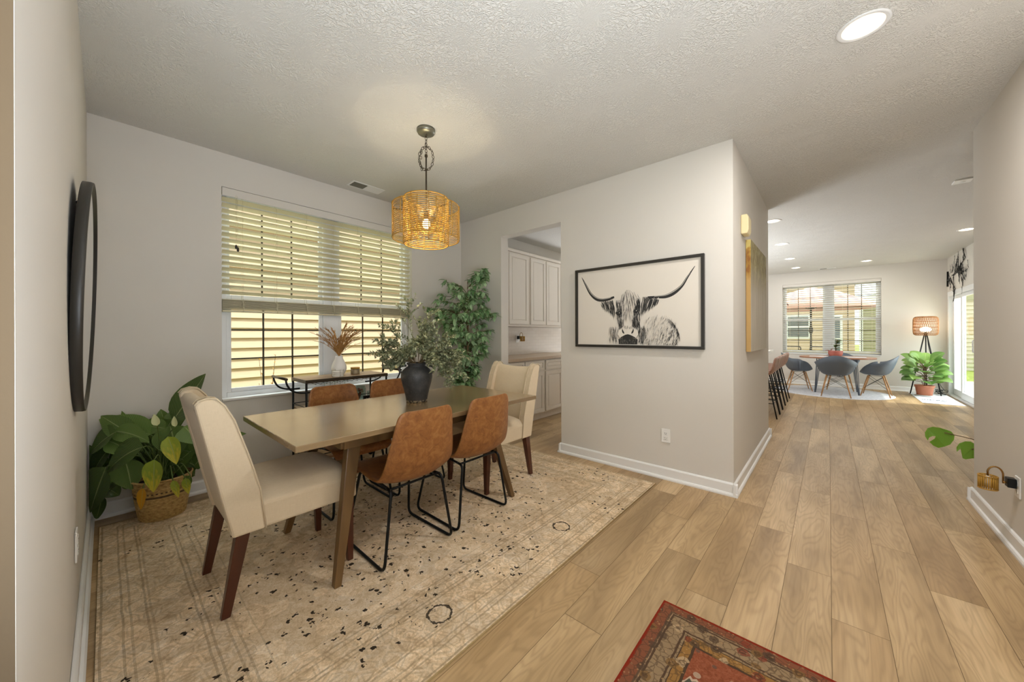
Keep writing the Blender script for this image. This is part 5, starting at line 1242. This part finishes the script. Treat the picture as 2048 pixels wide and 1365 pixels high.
b = MB(); b.lathe([(.0, 1.20), (.03, 1.20), (.03, 1.24), (.012, 1.26), (.012, 1.27), (0, 1.27)], 12); b.build('socket', 'black_metal', root)
b = MB(); b.lathe([(0, 1.262), (.06, 1.275), (.082, 1.31), (.07, 1.345), (.03, 1.365), (0, 1.37)], 20); b.build('globe_bulb', 'bulb_soft', root)
lamp('floor_lamp_light', 'POINT', (1.47, 10.98, 1.44), 3, (1, .85, .62), .05)
rg = random.Random(12); pts = []
for i in range(60): a = i*.62; r_ = .07+.05*math.sin(i*.9)+rg.uniform(-.015, .015); pts.append((1.66+r_*math.cos(a)*.8, 10.93+r_*math.sin(a), .012+.0016*i+rg.uniform(0, .03)))
pts += [(1.66, 11.0, .22), (1.62, 11.02, .5), (1.52, 10.99, .9), (1.49, 10.98, 1.2)]
b = MB(); b.tube(smooth_curve(pts, 3), .0045, 5); o = b.build('lamp_cord', 'black_metal'); tag(o, 'tangled black lamp cord on the floor beside the patio door', 'cord')
# ================================================================== FIDDLE LEAF PLANT
root = thing('terracotta_pot', 'terracotta pot on a white saucer by the patio door', 'pot', (1.41, 10.66, .0075))
b = MB(); b.lathe([(0, .02), (.10, .02), (.105, .025), (.125, .17), (.136, .175), (.138, .21), (.126, .21), (.12, .18), (0, .18)], 32); b.build('pot_body', 'terracotta', root)
b = MB(); b.lathe([(0, 0), (.12, 0), (.135, .02), (.13, .022), (.115, .012), (0, .012)], 32); b.build('saucer', 'trim_white', root)
root = thing('fiddle_leaf_plant', 'bright green broad-leaved plant in the terracotta pot by the patio door', 'plant', (1.41, 10.66, .18)); rg = random.Random(17); bs, bl = MB(), MB()
for k in range(36):
    a = 2.399*k; z = .08+.50*(k/46)**.9; out = .25+.75*(1-(k/46))**.8; el = -.05+1.0*(k/46)**1.5
    d = V(math.cos(a)*out, math.sin(a)*out*.9, el+.15); st = V(math.cos(a)*.05, math.sin(a)*.05, z)
    L = rg.uniform(.19, .28)
    e_ = st+d.normalized()*(.09); bs.tube([(0, 0, z-.08), st, e_], .005, 5)
    if 1.41+(e_+d.normalized()*L).x > FX-.02: d.x = .15; 
    bl.leaf(e_, d+V(0, 0, .2), L, rg.uniform(.17, .21), .7, nl=8, nw=4, fold=.10, shape=.55, up=(0, -.5, 1))
bs.build('stem', 'bark', root); bl.build('foliage', 'fig_leaf', root)
# ================================================================== MONSTERA AT THE CORNER
C_ = V(0, 0, 1.248); F_ = V(-math.sin(TH), math.cos(TH), 0)
def px_on_y(px, py, y):
    a, q = (px-1024)/717.8, (py-668.3)/717.8; c_, s_ = math.cos(-.0027), math.sin(-.0027); u, v = c_*a+s_*q, -s_*a+c_*q
    d = F_+rt*u-V(0, 0, 1)*v; return C_+d*(y/d.y)
root = thing('monstera_plant', 'potted monstera behind the right wall corner reaching two split green leaves into the hall', 'plant', (1.18, 4.80, .0005))
b = MB(); b.lathe([(0, 0), (.12, 0), (.15, .24), (.155, .25), (.14, .25), (0, .22)], 28); b.build('pot', 'terracotta', root)
Zs = 4.136
L1 = [(280, 172), (250, 152), (190, 143), (148, 155), (125, 190), (128, 225), (150, 258), (158, 232), (185, 219), (213, 220), (205, 240), (162, 268), (195, 300), (238, 320), (290, 308), (338, 290), (368, 250), (372, 215), (345, 183), (310, 170)]
L2 = [(388, 350), (386, 312), (410, 280), (460, 264), (505, 266), (535, 284), (560, 320), (562, 380), (530, 405), (528, 345), (514, 345), (514, 405), (463, 414), (438, 405), (442, 380), (462, 358), (455, 380), (490, 340), (504, 318), (460, 306), (425, 318), (400, 340)]
bl = MB(); bs = MB(); rO = Vector(root.location)
for pts_, yy in ((L1, 4.62), (L2, 4.60)):
    P = [px_on_y(1820+x/Zs, 820+y/Zs, yy)-rO for x, y in pts_]; cen = sum(P, Vector())/len(P)
    vs = [bl.bm.verts.new(p+V(0, .035*((p-cen).length/.1)**2*.5, 0)) for p in P]
    f = bl.bm.faces.new(vs); r_ = bmesh.ops.triangulate(bl.bm, faces=[f])
o = bl.build('leaf_blade', 'monstera_leaf', root, solid=.0015)
s1 = [px_on_y(1820+x/Zs, 820+y/Zs, yy)-rO for x, y, yy in ((285, 190, 4.615), (365, 208, 4.63), (530, 248, 4.66))]+[V(-.15, -.02, .32), V(0, 0, .22)]
s2 = [px_on_y(1820+x/Zs, 820+y/Zs, yy)-rO for x, y, yy in ((510, 330, 4.597), (560, 330, 4.62))]+[V(-.1, -.02, .25), V(0, 0, .2)]
for s_ in (s1, s2): bs.tube(smooth_curve(s_, 4), .0035, 6)
bs.build('stem', 'bark', root)
bl2 = MB(); rg = random.Random(4)
for k in range(9):
    a = rg.uniform(-.9, 1.9); bl2.leaf((0, 0, .25), (math.cos(a), math.sin(a), 1.2), .38, .2, .5, nl=7, nw=4, shape=.45)
bl2.build('foliage', 'monstera_leaf', root)
# ================================================================== BRANCH WALL DECOR
root = thing('branch_wall_art', 'black metal tree-branch wall art above the patio door', 'wall decor', (FX-.002, 10.5, 2.35)); rg = random.Random(31); b = MB()
def twigs(p, d, L, r_, dep):
    pts = [p]; 
    for i in range(5):
        d = (d+Vector((0, rg.uniform(-.35, .35), rg.uniform(-.3, .3)))).normalized(); p = p+d*L/5; p.x = -.012-.004*dep; pts.append(p.copy())
        if dep < 2 and rg.random() < .95:
            twigs(p.copy(), Vector((0, d.y*.3+rg.choice((-1, 1))*rg.uniform(.2, .6), rg.choice((-1, 1, 1))*rg.uniform(.6, 1))).normalized(), L*rg.uniform(.28, .42), r_*.6, dep+1)
    b.tube(pts, [r_*(1-.12*i) for i in range(6)], 5)
twigs(Vector((-.012, .66, -.05)), Vector((0, -1, .08)), .62, .012, 0); twigs(Vector((-.012, .30, .0)), Vector((0, -1, .25)), .60, .010, 0); twigs(Vector((-.012, .0, .02)), Vector((0, -1, .1)), .62, .011, 0); twigs(Vector((-.012, -.2, .05)), Vector((0, -1, -.25)), .42, .008, 0)
for y0_ in (.45, .15, -.1, -.4):
    twigs(Vector((-.012, y0_, rg.uniform(-.04, .1))), Vector((0, -1, rg.uniform(-.3, .5))), rg.uniform(.3, .45), .0045, 0)
b.tube([(-.012, .64, .12), (-.012, .66, -.18)], .014, 6)
b.build('branches', 'black_metal', root)
# tag strip at the top right of the far window (valance label)
